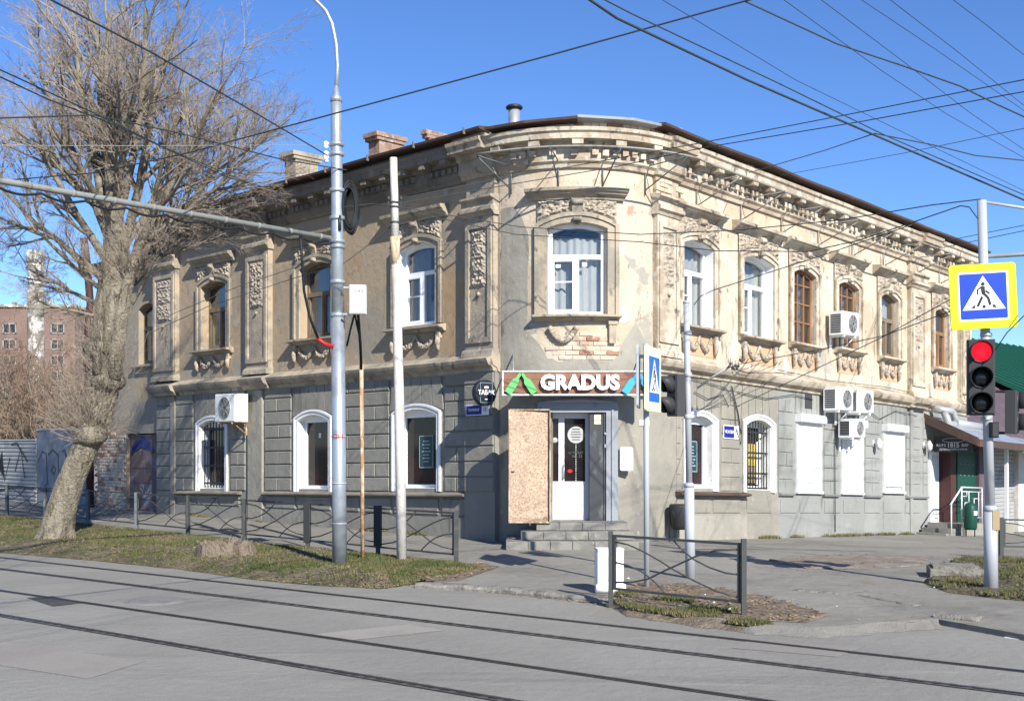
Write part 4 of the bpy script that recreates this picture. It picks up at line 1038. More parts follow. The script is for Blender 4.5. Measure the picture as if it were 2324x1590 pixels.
# ------------------------------------------------------------------ signs on the building
YS = 19.55
fS = lambda x, y, z: Vector((x, YS-y, z))
t = thing('shop_sign', 'brown board sign reading GRADUS in white letters over the corner door', 'shop sign', (1.12, YS, 2.53))
for k in range(3): MB().cham(fS, -.14, 2.38, 0, .055, 2.535+.122*k, 2.535+.122*(k+1)-.004, .003).obj('plank', 'woodsign', t)
b = MB()
for (p, q, u, v) in ((-.165, 2.405, 2.51, 2.533), (-.165, 2.405, 2.905, 2.925), (-.165, -.142, 2.533, 2.905), (2.382, 2.405, 2.533, 2.905)): b.box(fS, p, q, -.02, .075, u, v)
b.obj('sign_frame', 'white', t)
text('lettering', 'GRADUS', lambda x, y, z: fS(1.13+x, .10+z, 2.715+y), .33, 'white', t, ext=.035, bold=.016, sx=1.0, spacing=1.02)
def bottle(cx, cz, ang, m):
    out = [(-.06, -.19), (.06, -.19), (.06, .04), (.024, .10), (.024, .20), (-.024, .20), (-.024, .10), (-.06, .04)]
    ca, sa = math.cos(ang), math.sin(ang)
    MB().prism([(cx+x*ca-y*sa, cz+x*sa+y*ca) for x, y in out], lambda x, z, t_: fS(x, t_, z), .062, .125).obj('bottle_emblem', m, t)
bottle(.035, 2.71, -.58, 'green'); bottle(.275, 2.71, .58, 'green'); bottle(1.98, 2.71, -.58, 'cyan'); bottle(2.22, 2.71, .58, 'cyan')
for x in (.02, 2.2): MB().tube([fS(x, -.02, 2.93), fS(x, -.8, 3.3)], .012, 6).obj('support_rod', 'steel', t)
for x in (.1, 1.9): MB().box(fS, x, x+.2, -.8, -.02, 2.6, 2.66).obj('support', 'steel', t)

pc = at(1099, 891, 20.05)
t = thing('blade_sign', 'round black tobacco sign lettered ТАБАК at the left edge of the corner', 'shop sign', pc, math.radians(38))
MB().lathe((0, 0, 0), [(.21, -.06), (.225, -.05), (.225, .05), (.21, .06)], 36, Vector((0, -1, 0))).obj('light_box', 'tabak', t, local=True)
fx = lambda x, y, z: Vector((x, -.062-z, y))
b = MB()
for (x0, x1, z0, z1) in ((-.13, .13, .165, .171), (-.13, .13, -.171, -.165), (-.13, -.124, .05, .165), (-.13, -.124, -.165, -.05), (.124, .13, .05, .165), (.124, .13, -.165, -.05)):
    b.box(lambda s, o, z: Vector((s, -o, z)), x0, x1, .06, .064, z0, z1)
b.obj('frame_line', 'posterline', t, local=True)
text('lettering', 'ТАБАК', fx, .105, 'white', t, local=True, ext=.002, bold=.003)
b = MB(); g_ = lambda s, o, z: Vector((s, -o, z)); b.box(g_, -.045, .045, .06, .064, .075, .11); b.box(g_, -.03, .03, .06, .064, -.12, -.105); b.obj('print', 'white', t, local=True)
MB().tube([(.2, 0, .05), (.52, .28, .05)], .015, 6).obj('arm', 'black', t, local=True)

def plate(label, f, s, z, wd, h, name_, num, flip, ux):
    t = thing('street_plate', label, 'street plate', f(s, .02, z), 0, 'blue street name plates')
    MB().box(f, s-wd/2-.015, s+wd/2+.015, .03, .04, z-h/2-.015, z+h/2+.015).obj('backing', 'white', t)
    split = s-wd/2+wd*.30 if flip else s+wd/2-wd*.30
    MB().box(f, *( (split, s+wd/2) if flip else (s-wd/2, split)), .04, .044, z-h/2, z+h/2).obj('name_field', 'navy', t)
    sg = -1 if flip else 1
    cn = (split+(s+wd/2 if flip else s-wd/2))/2; cm_ = (split+(s-wd/2 if flip else s+wd/2))/2
    text('street_name', name_, lambda x, y, q: f(cn+sg*x, .047+q, z+y), h*.36, 'white', t, ext=.001, bold=.001)
    text('house_number', num, lambda x, y, q: f(cm_+sg*x, .043+q, z+y), h*.5, 'navy', t, ext=.001, bold=.001)
plate('blue street plate with number 12 under the round tobacco sign', lambda s, o, z: fLg(s, o+.115, z), .42, 2.31, .56, .16, 'ПОЛЕВАЯ', '12', True, uL)
plate('blue and white street plate between the two white windows right of the corner', fR, 2.40, 2.03, .48, .22, 'ЧЕХОВА', '17', False, uR)
fN = lambda x, y, z: Vector((x, YD-.02-y, z))
t = thing('notice_board', 'white rounded notice board on the wall right of the shop door', 'notice board', (1.96, 20.0, 1.5))
pl = []
for (cx, cy, a0) in ((2.03, 1.62, 0), (1.87, 1.62, 90), (1.87, 1.28, 180), (2.03, 1.28, 270)):
    for k in range(5): aa = math.radians(a0+22.5*k); pl.append((cx+.03*math.cos(aa), cy+.03*math.sin(aa)))
MB().prism([(x+.0, z) for x, z in pl], lambda x, z, q: fN(x, q, z), -.08, .03).obj('board', 'white', t)
text('print', 'РЕЖИМ', lambda x, y, z: fN(1.95+x, .032+z, 1.56+y), .035, 'acdark', t, ext=.001)
for dx, bd_ in ((-.05, '8'), (.05, '11')): text('print', bd_, lambda x, y, z, dx=dx: fN(1.95+dx+x, .032+z, 1.45+y), .06, 'acdark', t, ext=.001)
t = thing('address_strip', 'narrow white strip plate on the plaster behind the side crossing sign', 'plate', fB(2.72, .01, 2.1))
MB().box(fB, 2.62, 2.86, 0, .02, 2.02, 2.12, 3).obj('strip', 'white', t)

# ------------------------------------------------------------------ air conditioners, lamps
RL = math.atan2(-uL.y, -uL.x); RR = math.atan2(uR.y, uR.x)
def aircon(label, loc, rot, wd=.80, h=.52, d=.30, fan=.2, bracket='white'):
    t = thing('air_conditioner', label, 'air conditioner', loc, rot, 'outdoor air conditioner units on the facades')
    g = lambda x, y, z: Vector((x, -y, z))
    MB().cham(g, -wd/2, wd/2, .06, .06+d, 0, h, .02).obj('casing', 'acwhite', t, local=True)
    b = MB(); y = -(.06+d)
    b.lathe((fan*.45, y, h/2), [(h*.40, 0), (h*.40, .012), (h*.37, .012), (h*.37, 0)], 28, Vector((0, -1, 0)))
    for k in range(4):
        r = h*(.09+.075*k); b.tube([(fan*.45+r*math.cos(a), y-.014, h/2+r*math.sin(a)) for a in lin(0, 2*PI, 20)], .005, 4, False)
    for k in range(8):
        a = k*PI/4; b.tube([(fan*.45+.03*math.cos(a), y-.014, h/2+.03*math.sin(a)), (fan*.45+h*.38*math.cos(a), y-.014, h/2+h*.38*math.sin(a))], .004, 4)
    b.obj('fan_grille', 'acgrey', t, local=True)
    MB().lathe((fan*.45, y-.003, h/2), [(h*.365, 0), (h*.365, .004)], 24, Vector((0, -1, 0))).obj('fan_opening', 'acdark', t, local=True)
    b = MB()
    for k in range(9): b.box(lambda x, yy, z: Vector((x, -yy, z)), -wd/2-.006, -wd/2+.004, .10, .03+d, .05+k*(h-.1)/9, .05+k*(h-.1)/9+.028)
    b.obj('side_vent', 'acdark', t, local=True)
    b = MB().box(g, -wd/2+.15, -wd/2+.12, 0, .05+d, -.04, 0); b.box(g, wd/2-.15, wd/2-.12, 0, .05+d, -.04, 0)
    b.box(g, -wd/2+.15, -wd/2+.12, 0, .03, -.3, -.04); b.box(g, wd/2-.15, wd/2-.12, 0, .03, -.3, -.04)
    b.tube([(wd/2-.13, -.02, -.28), (wd/2-.13, -(d), -.03)], .012, 5)
    b.obj('bracket', bracket, t, local=True)
    return t
aircon('white air conditioner on a rusty bracket above the barred window at far left', fLg(8.22, .1, 2.31), RL, .82, .62, .34, .0, 'rust')
aircon('white air conditioner beside the brown-framed upper window on the bright facade', fR(6.32, .05, 4.26), RR, .74, .50, .30)
aircon('left one of the two air conditioners side by side under the string course', fR(6.02, .08, 2.66), RR, .72, .49, .30)
aircon('right one of the two air conditioners side by side under the string course', fR(6.92, .08, 2.66), RR, .72, .49, .30)
aircon('smaller air conditioner hung low between the first two white roller shutters', fR(6.62, .08, 2.12), RR, .66, .40, .28)
t = thing('wall_vent', 'dark square vent hole left of the paired air conditioners', 'vent', fR(5.3, 0, 2.8)); MB().box(fR, 5.12, 5.4, 0, .03, 2.66, 2.98).obj('grille', 'acdark', t)
def wall_lamp(label, s, z):
    t = thing('wall_lamp', label, 'wall lamp', fR(s, 0, z), 0, 'lantern wall lamps on the side facade')
    b = MB(); b.tube([fR(s, .02, z+.02), fR(s, .10, z+.10), fR(s, .16, z+.08)], .010, 6); b.lathe(fR(s, .01, z), [(.05, -.08), (.04, .08)], 8); b.obj('arm', 'acgrey', t)
    MB().lathe(fR(s, .16, z-.08), [(.03, -.06), (.07, 0), (.075, .10), (.05, .14), (.015, .2)], 8).obj('glass', 'lens_glass', t)
wall_lamp('glass lantern wall lamp between the second and third roller shutters', 8.08, 2.06)
wall_lamp('glass lantern wall lamp beside the cafe entrance canopy', 10.62, 2.12)

# ------------------------------------------------------------------ cafe porch at the far end of the side facade
t = thing('cafe_porch', 'brown cafe entrance porch with canopy, dark signboard and steps at the right end', 'porch', fR(11.8, 0, 0))
cf = lambda x, y, z: fR(x, y, z)
b = MB()
b.hexa([cf(10.7, 1.3, 2.24), cf(13.9, 1.3, 2.20), cf(13.9, .0, 2.78), cf(10.7, 0, 2.82), cf(10.7, 1.3, 2.28), cf(13.9, 1.3, 2.24), cf(13.9, 0, 2.82), cf(10.7, 0, 2.86)])
b.obj('canopy', 'roofgrey', t)
MB().hexa([cf(10.66, 1.32, 2.10), cf(10.69, 1.32, 2.10), cf(10.69, 0, 2.66), cf(10.66, 0, 2.66), cf(10.66, 1.32, 2.30), cf(10.69, 1.32, 2.30), cf(10.69, 0, 2.90), cf(10.66, 0, 2.90)]).obj('canopy_side', 'roofbrown', t)
MB().box(cf, 10.70, 13.9, 1.305, 1.33, 2.10, 2.27).obj('canopy_edge', 'roofbrown', t)
MB().box(cf, 10.80, 10.86, .18, 1.12, 1.97, 2.34).obj('signboard', 'signblack', t)
def fl_(o0, z0): return lambda x, y, z: cf(10.795-z, o0+x, z0+y)
text('lettering', '1815', fl_(.66, 2.13), .15, 'acgrey', t, ext=.002, bold=.003)
text('lettering', 'КАФЕ', fl_(.37, 2.13), .085, 'acgrey', t, ext=.002, bold=.002); text('lettering', 'БАР', fl_(.95, 2.13), .085, 'acgrey', t, ext=.002, bold=.002)
text('lettering', 'ДОМАШНЯЯ КУХНЯ', fl_(.66, 2.03), .07, 'acgrey', t, ext=.002)
b = MB(); b.tube([cf(10.793, .66+.26*math.cos(a), 2.25+.05*math.sin(a)) for a in lin(0, 2*PI, 24)], .006, 4, False); b.obj('emblem_ring', 'acgrey', t)
b = MB().box(cf, 10.90, 11.36, 0, .06, .28, 2.0); b.obj('white_panel', 'white', t)
MB().box(cf, 10.97, 11.29, .06, .072, .98, 1.9).obj('pane', 'lens_glass', t)
MB().box(cf, 11.40, 11.70, 0, .34, .28, 2.2).obj('side_post', 'wine', t)
gd = MB().box(cf, 11.74, 12.84, 0, .36, .28, 2.05).obj('green_door', 'bin', t)
b = MB()
for i in range(4):
    for j in range(5): b.lathe(cf(11.9+.24*i, .362, .6+.28*j), [(.018, 0), (.006, .012)], 6, nR)
b.obj('stud', 'steel', gd)
MB().box(cf, 12.88, 13.36, 0, .42, .28, 2.3).obj('side_post', 'mauve', t)
MB().box(cf, 13.50, 13.58, .8, .88, .2, 2.35).obj('canopy_post', 'white', t)
for (z0, z1, s0) in ((.17, .28, 10.60), (.06, .17, 10.30), (-.3, .06, 10.0)): MB().box(cf, s0, 10.9, .12, .84, z0, z1-.004).obj('step', 'stone', t)
MB().box(cf, 10.92, 13.8, .07, .92, -.6, .279).obj('landing', 'greyB', t)
b = MB()
b.tube([cf(10.1, .9, .72), cf(10.72, .9, 1.14), cf(11.9, .9, 1.14)], .022, 6)
for (s_, z0, z1) in ((10.15, .0, .74), (10.72, .2, 1.14), (11.88, .28, 1.14)): b.tube([cf(s_, .9, z0), cf(s_, .9, z1)], .017, 6)
b.tube([cf(10.72, .9, .42), cf(11.88, .9, .42)], .013, 5); b.tube([cf(10.72, .9, 1.04), cf(11.88, .9, 1.04)], .013, 5)
for (s0, z0, s1, z1) in ((10.9, .42, 10.9, .78), (10.9, .78, 11.12, .78), (11.12, .58, 11.12, 1.04), (11.12, .58, 11.42, .58), (11.42, .42, 11.42, .88), (11.42, .88, 11.68, .88), (11.68, .42, 11.68, 1.04), (10.8, .93, 11.0, .93), (11.0, .93, 11.0, 1.04)):
    b.tube([cf(s0, .9, z0), cf(s1, .9, z1)], .011, 5)
b.obj('handrail', 'lens_glass', t)
t = thing('air_duct', 'silver ventilation duct bent over the cafe canopy', 'duct', cf(11.2, .2, 2.9))
b = MB(); b.tube([cf(11.0, .0, 3.02), cf(11.0, .22, 3.02), cf(11.05, .34, 2.98), cf(11.35, .38, 2.98), cf(11.46, .38, 2.92), cf(11.46, .42, 2.72), cf(11.44, .44, 2.66), cf(11.2, .46, 2.64), cf(11.0, .46, 2.66), cf(10.98, .44, 2.75), cf(10.98, .36, 2.92)], .085, 10); b.obj('elbow', 'duct', t)
MB().tube([cf(11.3, .50, 2.68), cf(13.3, .50, 2.66)], .10, 12).obj('straight_duct', 'duct', t)
gb = cf(10.55, 1.18, 0)
t = thing('litter_bin', 'green litter bin on a post by the cafe steps', 'litter bin', (gb.x, gb.y, gb.z))
MB().lathe((gb.x, gb.y, gb.z+.16), [(.13, 0), (.15, .06), (.15, .50), (.11, .60), (.03, .64)], 14).obj('drum', 'bin', t)
b = MB()
for dx in (-.1, .1): b.tube([(gb.x+dx, gb.y, gb.z), (gb.x+dx, gb.y, gb.z+.2)], .014, 6)
b.obj('leg', 'black', t)
MB().box(fW, gb.x+.02, gb.x+.10, gb.y-.155, gb.y-.145, gb.z+.5, gb.z+.6).obj('sticker', 'white', t)

# buildings beyond the right end
def bbox(name, label, cat, x0, x1, y0, y1, z0, z1, m):
    t = thing(name, label, cat, ((x0+x1)/2, y0, z0)); return t
t = thing('shuttered_kiosk', 'low shop with grey roller shutter, white pillar and canopy past the cafe', 'building', (13.6, 31.5, -.8))
kf = frame(fR(14.2, .1, 0), uR, nR)
b = MB(); b.box(kf, -.2, .15, -3, .05, -.9, 2.35); b.box(kf, 1.75, 2.2, -3, .12, -.9, 2.35); b.box(kf, 4.3, 4.7, -3, .12, -.9, 2.35); b.obj('pillar', 'concrete', t)
b = MB()
for k in range(24): z = -.3+k*.105; b.sweep(kf, [.15, 1.75], [(-.02, z), (.0, z+.02), (0, z+.085), (-.02, z+.105), (-.06, z+.105), (-.06, z)])
b.obj('roller_shutter', 'corr', t)
MB().box(kf, 2.2, 4.3, -.3, -.2, -.9, 2.2).obj('red_panel', 'wine', t)
MB().hexa([kf(-.8, 1.3, 2.05), kf(3, 1.3, 2.0), kf(3, -1.5, 2.7), kf(-.8, -1.5, 2.75), kf(-.8, 1.3, 2.12), kf(3, 1.3, 2.07), kf(3, -1.5, 2.77), kf(-.8, -1.5, 2.82)]).obj('canopy', 'roofgrey', t)
t = thing('mauve_roofed_house', 'low house with mauve tiled roof behind the right signal', 'building', (15, 36, -.7))
hf = frame(fR(18.2, -.4, 0), uR, nR)
MB().box(hf, -3.5, 6, -5, 0, -1, 2.5).obj('wall', 'mauve', t)
b = MB()
for k in range(20):
    o0 = .5-k*.22; z = 2.35+k*.155; b.hexa([hf(-3.9, o0, z), hf(6.5, o0, z), hf(6.5, o0-.25, z+.1), hf(-3.9, o0-.25, z+.1), hf(-3.9, o0, z+.05), hf(6.5, o0, z+.05), hf(6.5, o0-.25, z+.2), hf(-3.9, o0-.25, z+.2)])
b.obj('roof', 'mauve', t)
t = thing('green_roofed_house', 'house with green ribbed metal roof behind the mauve roof', 'building', (22, 44, -.7))
hf2 = frame(fR(28, -2, 0), uR, nR)
MB().box(hf2, -6, 10, -6, 0, -1, 4.6).obj('wall', 'cement', t)
b = MB()
b.hexa([hf2(-6.5, .6, 4.3), hf2(10.5, .6, 4.3), hf2(10.5, -5, 7.0), hf2(-6.5, -5, 7.0), hf2(-6.5, .6, 4.4), hf2(10.5, .6, 4.4), hf2(10.5, -5, 7.1), hf2(-6.5, -5, 7.1)])
for k in range(24): s = -6.4+.7*k; b.hexa([hf2(s, .62, 4.4), hf2(s+.05, .62, 4.4), hf2(s+.05, -5, 7.1), hf2(s, -5, 7.1), hf2(s, .62, 4.46), hf2(s+.05, .62, 4.46), hf2(s+.05, -5, 7.16), hf2(s, -5, 7.16)])
b.obj('roof', 'greenroof', t)

# ------------------------------------------------------------------ neighbour on the left
nb = thing('brick_annex', 'ochre and bare brick annex left of the corner building behind the tree', 'building', fL(14, 0, 0))
fA = lambda s, o, z: fL(s, o-.14, z)
ON = [(12.5, 13.42, 3.75, 5.15, .14), (12.42, 14.06, -.3, 1.98, .005)]
wall(MB(), fA, 12.24, 15.72, -.3, 3.0, [ON[1]], n=1).obj('lower_wall', 'plasterL', nb)
wall(MB(), fA, 12.24, 15.72, 3.0, 6.5, [ON[0]], n=1).obj('upper_wall', 'plasterL', nb)
b = MB().box(fA, 12.3, 15.7, -1.2, -1.1, -.3, 6.4); b.obj('inner_wall', 'room', nb)
MB().box(fA, 15.45, 15.72, -6, -.42, -.3, 6.4).obj('side_wall', 'brick', nb)
MB().sweep(fA, lin(12.24, 15.9, 6), [(.35, 6.42), (.37, 6.5), (-3, 7.0), (-3, 6.9), (0, 6.42)], wob(3, .03)).obj('roof', 'roofbrown', nb)
bldsave = bld; bld = nb
window(fA, ON[0], .18, 'oldwood', [(0, .4, 0, .6)], 'wood', 'curtaind')
MB().sweep(fA, [12.36, 13.6], [(0, 3.62), (.05, 3.63), (.14, 3.68), (.14, 3.73), (0, 3.75)]).obj('window_sill', 'stucco', nb)
bld = bldsave
bricks(fA, 14.1, 15.7, -.05, 29, .0, lambda s, z: z+.55*noise.noise((s*2, z*1.5, 2))-.35*(s-14.1) < 1.75, dens=.97, target=nb)
g_ = MB().box(fA, 12.44, 13.24, -.12, -.08, -.1, 1.96); g_.box(fA, 13.26, 14.04, -.12, -.08, -.1, 1.96)
for z in (.3, .72, 1.1): g_.box(fA, 12.5, 13.98, -.08, -.065, z, z+.03)
go_ = g_.obj('garage_gate', 'rustdoor', nb)
b = MB()
for pts in ([(12.8, 1.5), (13.0, 1.75), (13.3, 1.8), (13.6, 1.7), (13.95, 1.45)], [(13.3, 1.85), (13.6, 1.78), (13.9, 1.6)], [(13.0, 1.62), (13.4, 1.7), (13.9, 1.52)]): b.prism(stroke(pts, .12), lambda x, z, q: fA(x, q, z), -.066, -.062)
b.obj('graffiti', 'gblue', go_)
b = MB()
for k in range(7):
    a = k*PI/7; b.prism(stroke([(13.2, .35), (13.2+.38*math.cos(a), .35+.3*math.sin(a))], .018), lambda x, z, q: fA(x, q, z), -.064, -.061)
b.obj('chalk_drawing', 'acgrey', go_)
pp = [at(205, 1160, 31.6), at(203, 900, 31.6), at(196, 800, 31.6), at(205, 690, 31.6), at(198, 600, 31.6), at(190, 540, 31.4)]
t = thing('downpipe', 'rusty red downpipe at the far left edge of the brick annex', 'downpipe', (pp[0].x, pp[0].y, 0))
MB().tube([Vector((p.x, p.y, max(0, p.z))) for p in pp], .10, 8).obj('pipe', 'wine', t)

def metal_fence(label, s0, s1, z1, m, ribs, o=-.05):
    t = thing('metal_fence', label, 'fence', fL((s0+s1)/2, o, 0))
    f = lambda s, oo, z: fL(s, oo+o, z)
    n_ = max(1, round((s1-s0)/1.15))
    for k in range(n_):
        a = s0+(s1-s0)*k/n_; c = s0+(s1-s0)*(k+1)/n_-.02
        b = MB()
        if ribs:
            prof = []
            nz_ = 17
            for j in range(nz_):
                z = -.2+(z1+.2)*j/nz_; dz_ = (z1+.2)/nz_; prof += [(0, z), (.035, z+dz_*.3), (.035, z+dz_*.7), (0, z+dz_*.98)]
            b.sweep(f, [a, c], prof+[(-.02, z1), (-.02, -.2)])
        else: b.box(f, a, c, -.02, .02, -.2, z1)
        b.obj('metal_sheet', m, t)
    MB().box(f, s0, s1-.02, -.02, .05, z1, z1+.04).obj('top_rail', 'acgrey', t)
    return t, f
t, f = metal_fence('pale corrugated metal fence with black graffiti at far left', 19.45, 30, 1.82, 'corr', True)
b = MB()
for pts in ([(20.9, .9), (20.5, 1.6), (20.2, .7)], [(22.6, 1.6), (22.2, 1.0), (21.9, 1.5), (21.7, .6), (21.3, 1.3)], [(23.6, 1.6), (23.0, 1.4), (22.9, .8)], [(23.4, .5), (22, .3), (20.6, .45), (19.6, .4)], [(21.2, 1.7), (20.8, 1.75), (20.0, 1.2)]): b.prism(stroke(pts, .07), lambda x, z, q: f(x, q, z), .036, .042)
b.obj('graffiti', 'black', t)
t, f = metal_fence('blue-grey metal fence panels with bubble graffiti beside the tree trunk', 15.78, 19.4, 2.12, 'graf', False)
b = MB()
for pts in ([(19.3, 1.2), (19.0, 1.5), (18.75, 1.45), (18.65, .6), (18.9, .45)], [(18.6, 1.4), (18.3, 1.55), (17.95, 1.4), (17.9, .8), (18.0, .45)], [(18.4, .95), (18.25, 1.1), (18.1, 1.0), (18.2, .85), (18.4, .95)], [(17.7, 1.5), (17.5, 1.55), (17.3, .9), (17.1, 1.2), (16.9, .5)], [(19.3, .4), (16.0, .3)], [(16.8, 1.5), (16.5, .8), (16.2, 1.4)]): b.prism(stroke(pts, .06), lambda x, z, q: f(x, q, z), .021, .026)
b.obj('graffiti', 'black', t)

# ------------------------------------------------------------------ far apartment block and chimney stack
AD = 220.
ab = thing('apartment_block', 'far nine-storey red brick apartment block at the left edge', 'building', at(-60, 1010, AD))
aw = at(170, 697, AD); ax0 = at(-420, 690, AD)
MB().box(fW, ax0.x, aw.x, AD, AD+18, -2, aw.z).obj('wall', 'apartment', ab)
MB().box(fW, ax0.x, aw.x+.4, AD-.4, AD+18, aw.z, aw.z+.5).obj('parapet', 'stack', ab)
for r in range(8):
    for px in (-100, -52, 22, 75, 131):
        p = at(px, 745+36*r, AD)
        wd = 1.3 if px in (22, 131) else 1.0
        f_ = MB(); 
        for (x0, x1, z0, z1) in ((-wd, -wd+.22, -1, 1), (wd-.22, wd, -1, 1), (-wd, wd, .8, 1), (-wd, wd, -1, -.8), (-.1, .1, -.8, .8)): f_.box(fW, p.x+x0, p.x+x1, AD-.15, AD+.1, p.z+z0, p.z+z1)
        wo = f_.obj('window', 'farframe', ab)
        MB().box(fW, p.x-wd, p.x+wd, AD-.05, AD+.05, p.z-1, p.z+1).obj('pane', 'lens', wo)
for (px0, px1, yt) in ((16, 23, 682), (60, 74, 678), (86, 94, 680), (100, 104, 682), (40, 46, 688), (96, 99, 672)):
    p = at(px0, yt, AD); q = at(px1, yt, AD); MB().box(fW, p.x, q.x, AD+2, AD+4, aw.z, p.z).obj('roof_vent', 'stack', ab)
SD = 150.
p = at(81, 580, SD)
t = thing('chimney_stack', 'tall mottled white industrial chimney with crenellated top', 'chimney', (p.x, p.y, -1))
MB().lathe((p.x, p.y, -1), [(1.25, 0), (.98, p.z-4), (.86, p.z-1.8), (.98, p.z-1.6), (.98, p.z)], 20).obj('shaft', 'stack', t)
b = MB()
for k in range(10):
    a = k*2*PI/10; c_ = Vector((p.x+.95*math.cos(a), p.y+.95*math.sin(a), p.z-1)); b.lathe(c_, [(.22, 0), (.22, 1.6)], 6)
b.obj('crown', 'stack', t)
b = MB()
for z in (p.z-3.2, p.z-5, p.z-7.): b.lathe((p.x, p.y, z), [(1.0, 0), (1.1, .1), (1.1, .3), (1.0, .4)], 20)
b.obj('hoop', 'stack', t)

# ------------------------------------------------------------------ bare trees
def grow(b_big, b_twig, p, d, ln, r, lv, R, trop=.12, wig=.16, sub=(7, 6, 5, 0), shrink=.58, twr=.0045):
    seg = 5 if lv < 2 else 3
    pts = [p.copy()]; dirs = []; q = p.copy(); dd = d.normalized()
    for k in range(seg):
        dd = (dd+Vector((R.uniform(-wig, wig), R.uniform(-wig, wig), R.uniform(-wig, wig)+trop))).normalized()
        q = q+dd*ln/seg; pts.append(q.copy()); dirs.append(dd.copy())
    r1 = max(r*.35, twr*.7)
    rr = [r+(r1-r)*k/seg for k in range(seg+1)]
    (b_big if lv < 2 else b_twig).tube(pts, rr, 6 if lv == 0 else (5 if lv == 1 else 3), False)
    n = sub[lv] if lv < len(sub) else 0
    for k in range(n):
        t = R.uniform(.22, 1.) if lv > 0 else R.uniform(.18, 1.)
        i = min(int(t*seg), seg-1); c = pts[i].lerp(pts[i+1], t*seg-i)
        base = dirs[i]; side = base.cross(Vector((R.uniform(-1, 1), R.uniform(-1, 1), R.uniform(-1, 1))))
        if side.length < .05: side = base.orthogonal()
        nd = (base*R.uniform(.75, 1.1)+side.normalized()*R.uniform(.4, .95)).normalized()
        grow(b_big, b_twig, c, nd, ln*shrink*R.uniform(.65, 1.15), max(rr[i]*.55, twr), lv+1, R, trop, wig, sub, shrink, twr)
TD = 20.4
def tp(px, py, dd=0): return at(px, py, TD+dd)
TB = gp(128, 1226)
tree = thing('bare_tree', 'big leaning bare willow with a whitewashed trunk on the grass verge', 'tree', (TB.x, TB.y, 0))
R = random.Random(11)
spine = [(122, 1240, 41), (130, 1200, 36), (142, 1150, 33), (158, 1100, 32), (178, 1050, 31), (200, 1000, 33), (215, 960, 37), (228, 900, 38), (240, 840, 37), (248, 780, 40), (252, 720, 41), (257, 660, 38), (262, 600, 33), (262, 540, 29), (258, 490, 22)]
b = MB(); n = 44; ring = []; NS = 70
def spine_at(t):
    k = min(int(t), len(spine)-2); f_ = t-k
    f_ = f_*f_*(3-2*f_)*.5+f_*.5
    return [spine[k][i_]+(spine[k+1][i_]-spine[k][i_])*f_ for i_ in range(3)]
for k in range(NS+1):
    px, py, rw = spine_at((len(spine)-1)*k/NS); c = tp(px, py, .0); r = rw/2650*TD*(.90 if py < 1000 else .97); row_ = []
    for q in range(n):
        a = 2*PI*q/n; ca, sa = math.cos(a), math.sin(a); zz = c.z
        fur = abs(noise.noise((ca*4.2, sa*4.2, zz*.9)))*1.0-abs(noise.noise((ca*9, sa*9, zz*2.2)))*.55
        big = .16*noise.noise((ca*1.6, sa*1.6, zz*.8))+.06*math.sin(3*a+zz)*(1 if py < 950 else .2)
        flare = .35*max(0, (py-1170)/70)*(.5+.5*math.sin(4*a+1)) if py > 1170 else 0
        rr_ = r*(1+big+.20*fur*(.5 if py > 1000 else 1.)+flare)
        row_.append(len(b.v)); b.v.append((c.x+rr_*ca, c.y+rr_*sa*.95, c.z))
    ring.append(row_)
for k in range(NS):
    for q in range(n): b.f.append((ring[k][q], ring[k][(q+1) % n], ring[k+1][(q+1) % n], ring[k+1][q])); b.sm.append(False)
b.obj('trunk', 'bark', tree, fix=False)
def burl(px, py, r, n_):
    b = MB(); c = tp(px, py, -.1); rr = r/2650*TD
    prof = [(rr*math.cos(a)*(1+.2*noise.noise((a*2, px, 0))), rr*.8*math.sin(a)) for a in lin(-1.4, 1.4, 8)]
    b.lathe(c, prof, 12); return b.obj('burl', 'bark', tree)
burl(205, 985, 38, 12); burl(245, 860, 40, 12); burl(228, 790, 40, 12)
# the parallel stems fused above the knee
for pts in ([(228, 850), (225, 760), (235, 690), (248, 620)], [(258, 860), (268, 770), (280, 690), (296, 620), (312, 560)], [(243, 800), (252, 720), (262, 640)]):
    MB().tube([tp(x, y, -.25) for x, y in pts], [.13, .14, .12, .09, .07][:len(pts)], 8).obj('stem', 'bark', tree)
limbs = [((255, 560), (40, 90), .09, .3), ((258, 540), (120, 10), .10, 1.), ((256, 520), (205, -90), .11, -.5), ((262, 540), (290, -150), .12, .8), ((262, 520), (380, -110), .10, -1.),
         ((272, 600), (455, -10), .10, 1.2), ((285, 640), (545, 70), .09, -.6), ((300, 640), (640, 150), .08, .6), ((250, 600), (0, 250), .08, -1.2), ((240, 640), (-90, 380), .07, .2), ((235, 660), (10, 500), .05, -1.2),
         ((228, 690), (-30, 610), .045, .8), ((300, 600), (610, 310), .065, -.9), ((290, 660), (520, 400), .05, .9), ((310, 560), (440, 210), .07, .0), ((250, 480), (180, 120), .08, 2.2), ((262, 470), (330, 60), .08, -2.2), ((255, 500), (80, 220), .07, -2.), ((285, 560), (540, 200), .06, 2.2), ((250, 520), (270, 20), .08, 2.),
         ((310, 580), (600, 240), .06, .2), ((300, 690), (430, 480), .035, -.4), ((240, 720), (60, 700), .035, -.8)]
crown = MB()
for (a, c, r, dd) in limbs:
    p = tp(*a); q = tp(c[0], c[1], dd); lb = MB(); d = q-p; ln = d.length*.80
    grow(lb, crown, p, d, ln, r, 0, R, .03, .12, (8, 7, 6, 4), .50, .0024)
    lb.obj('limb', 'limb', tree, fix=False)
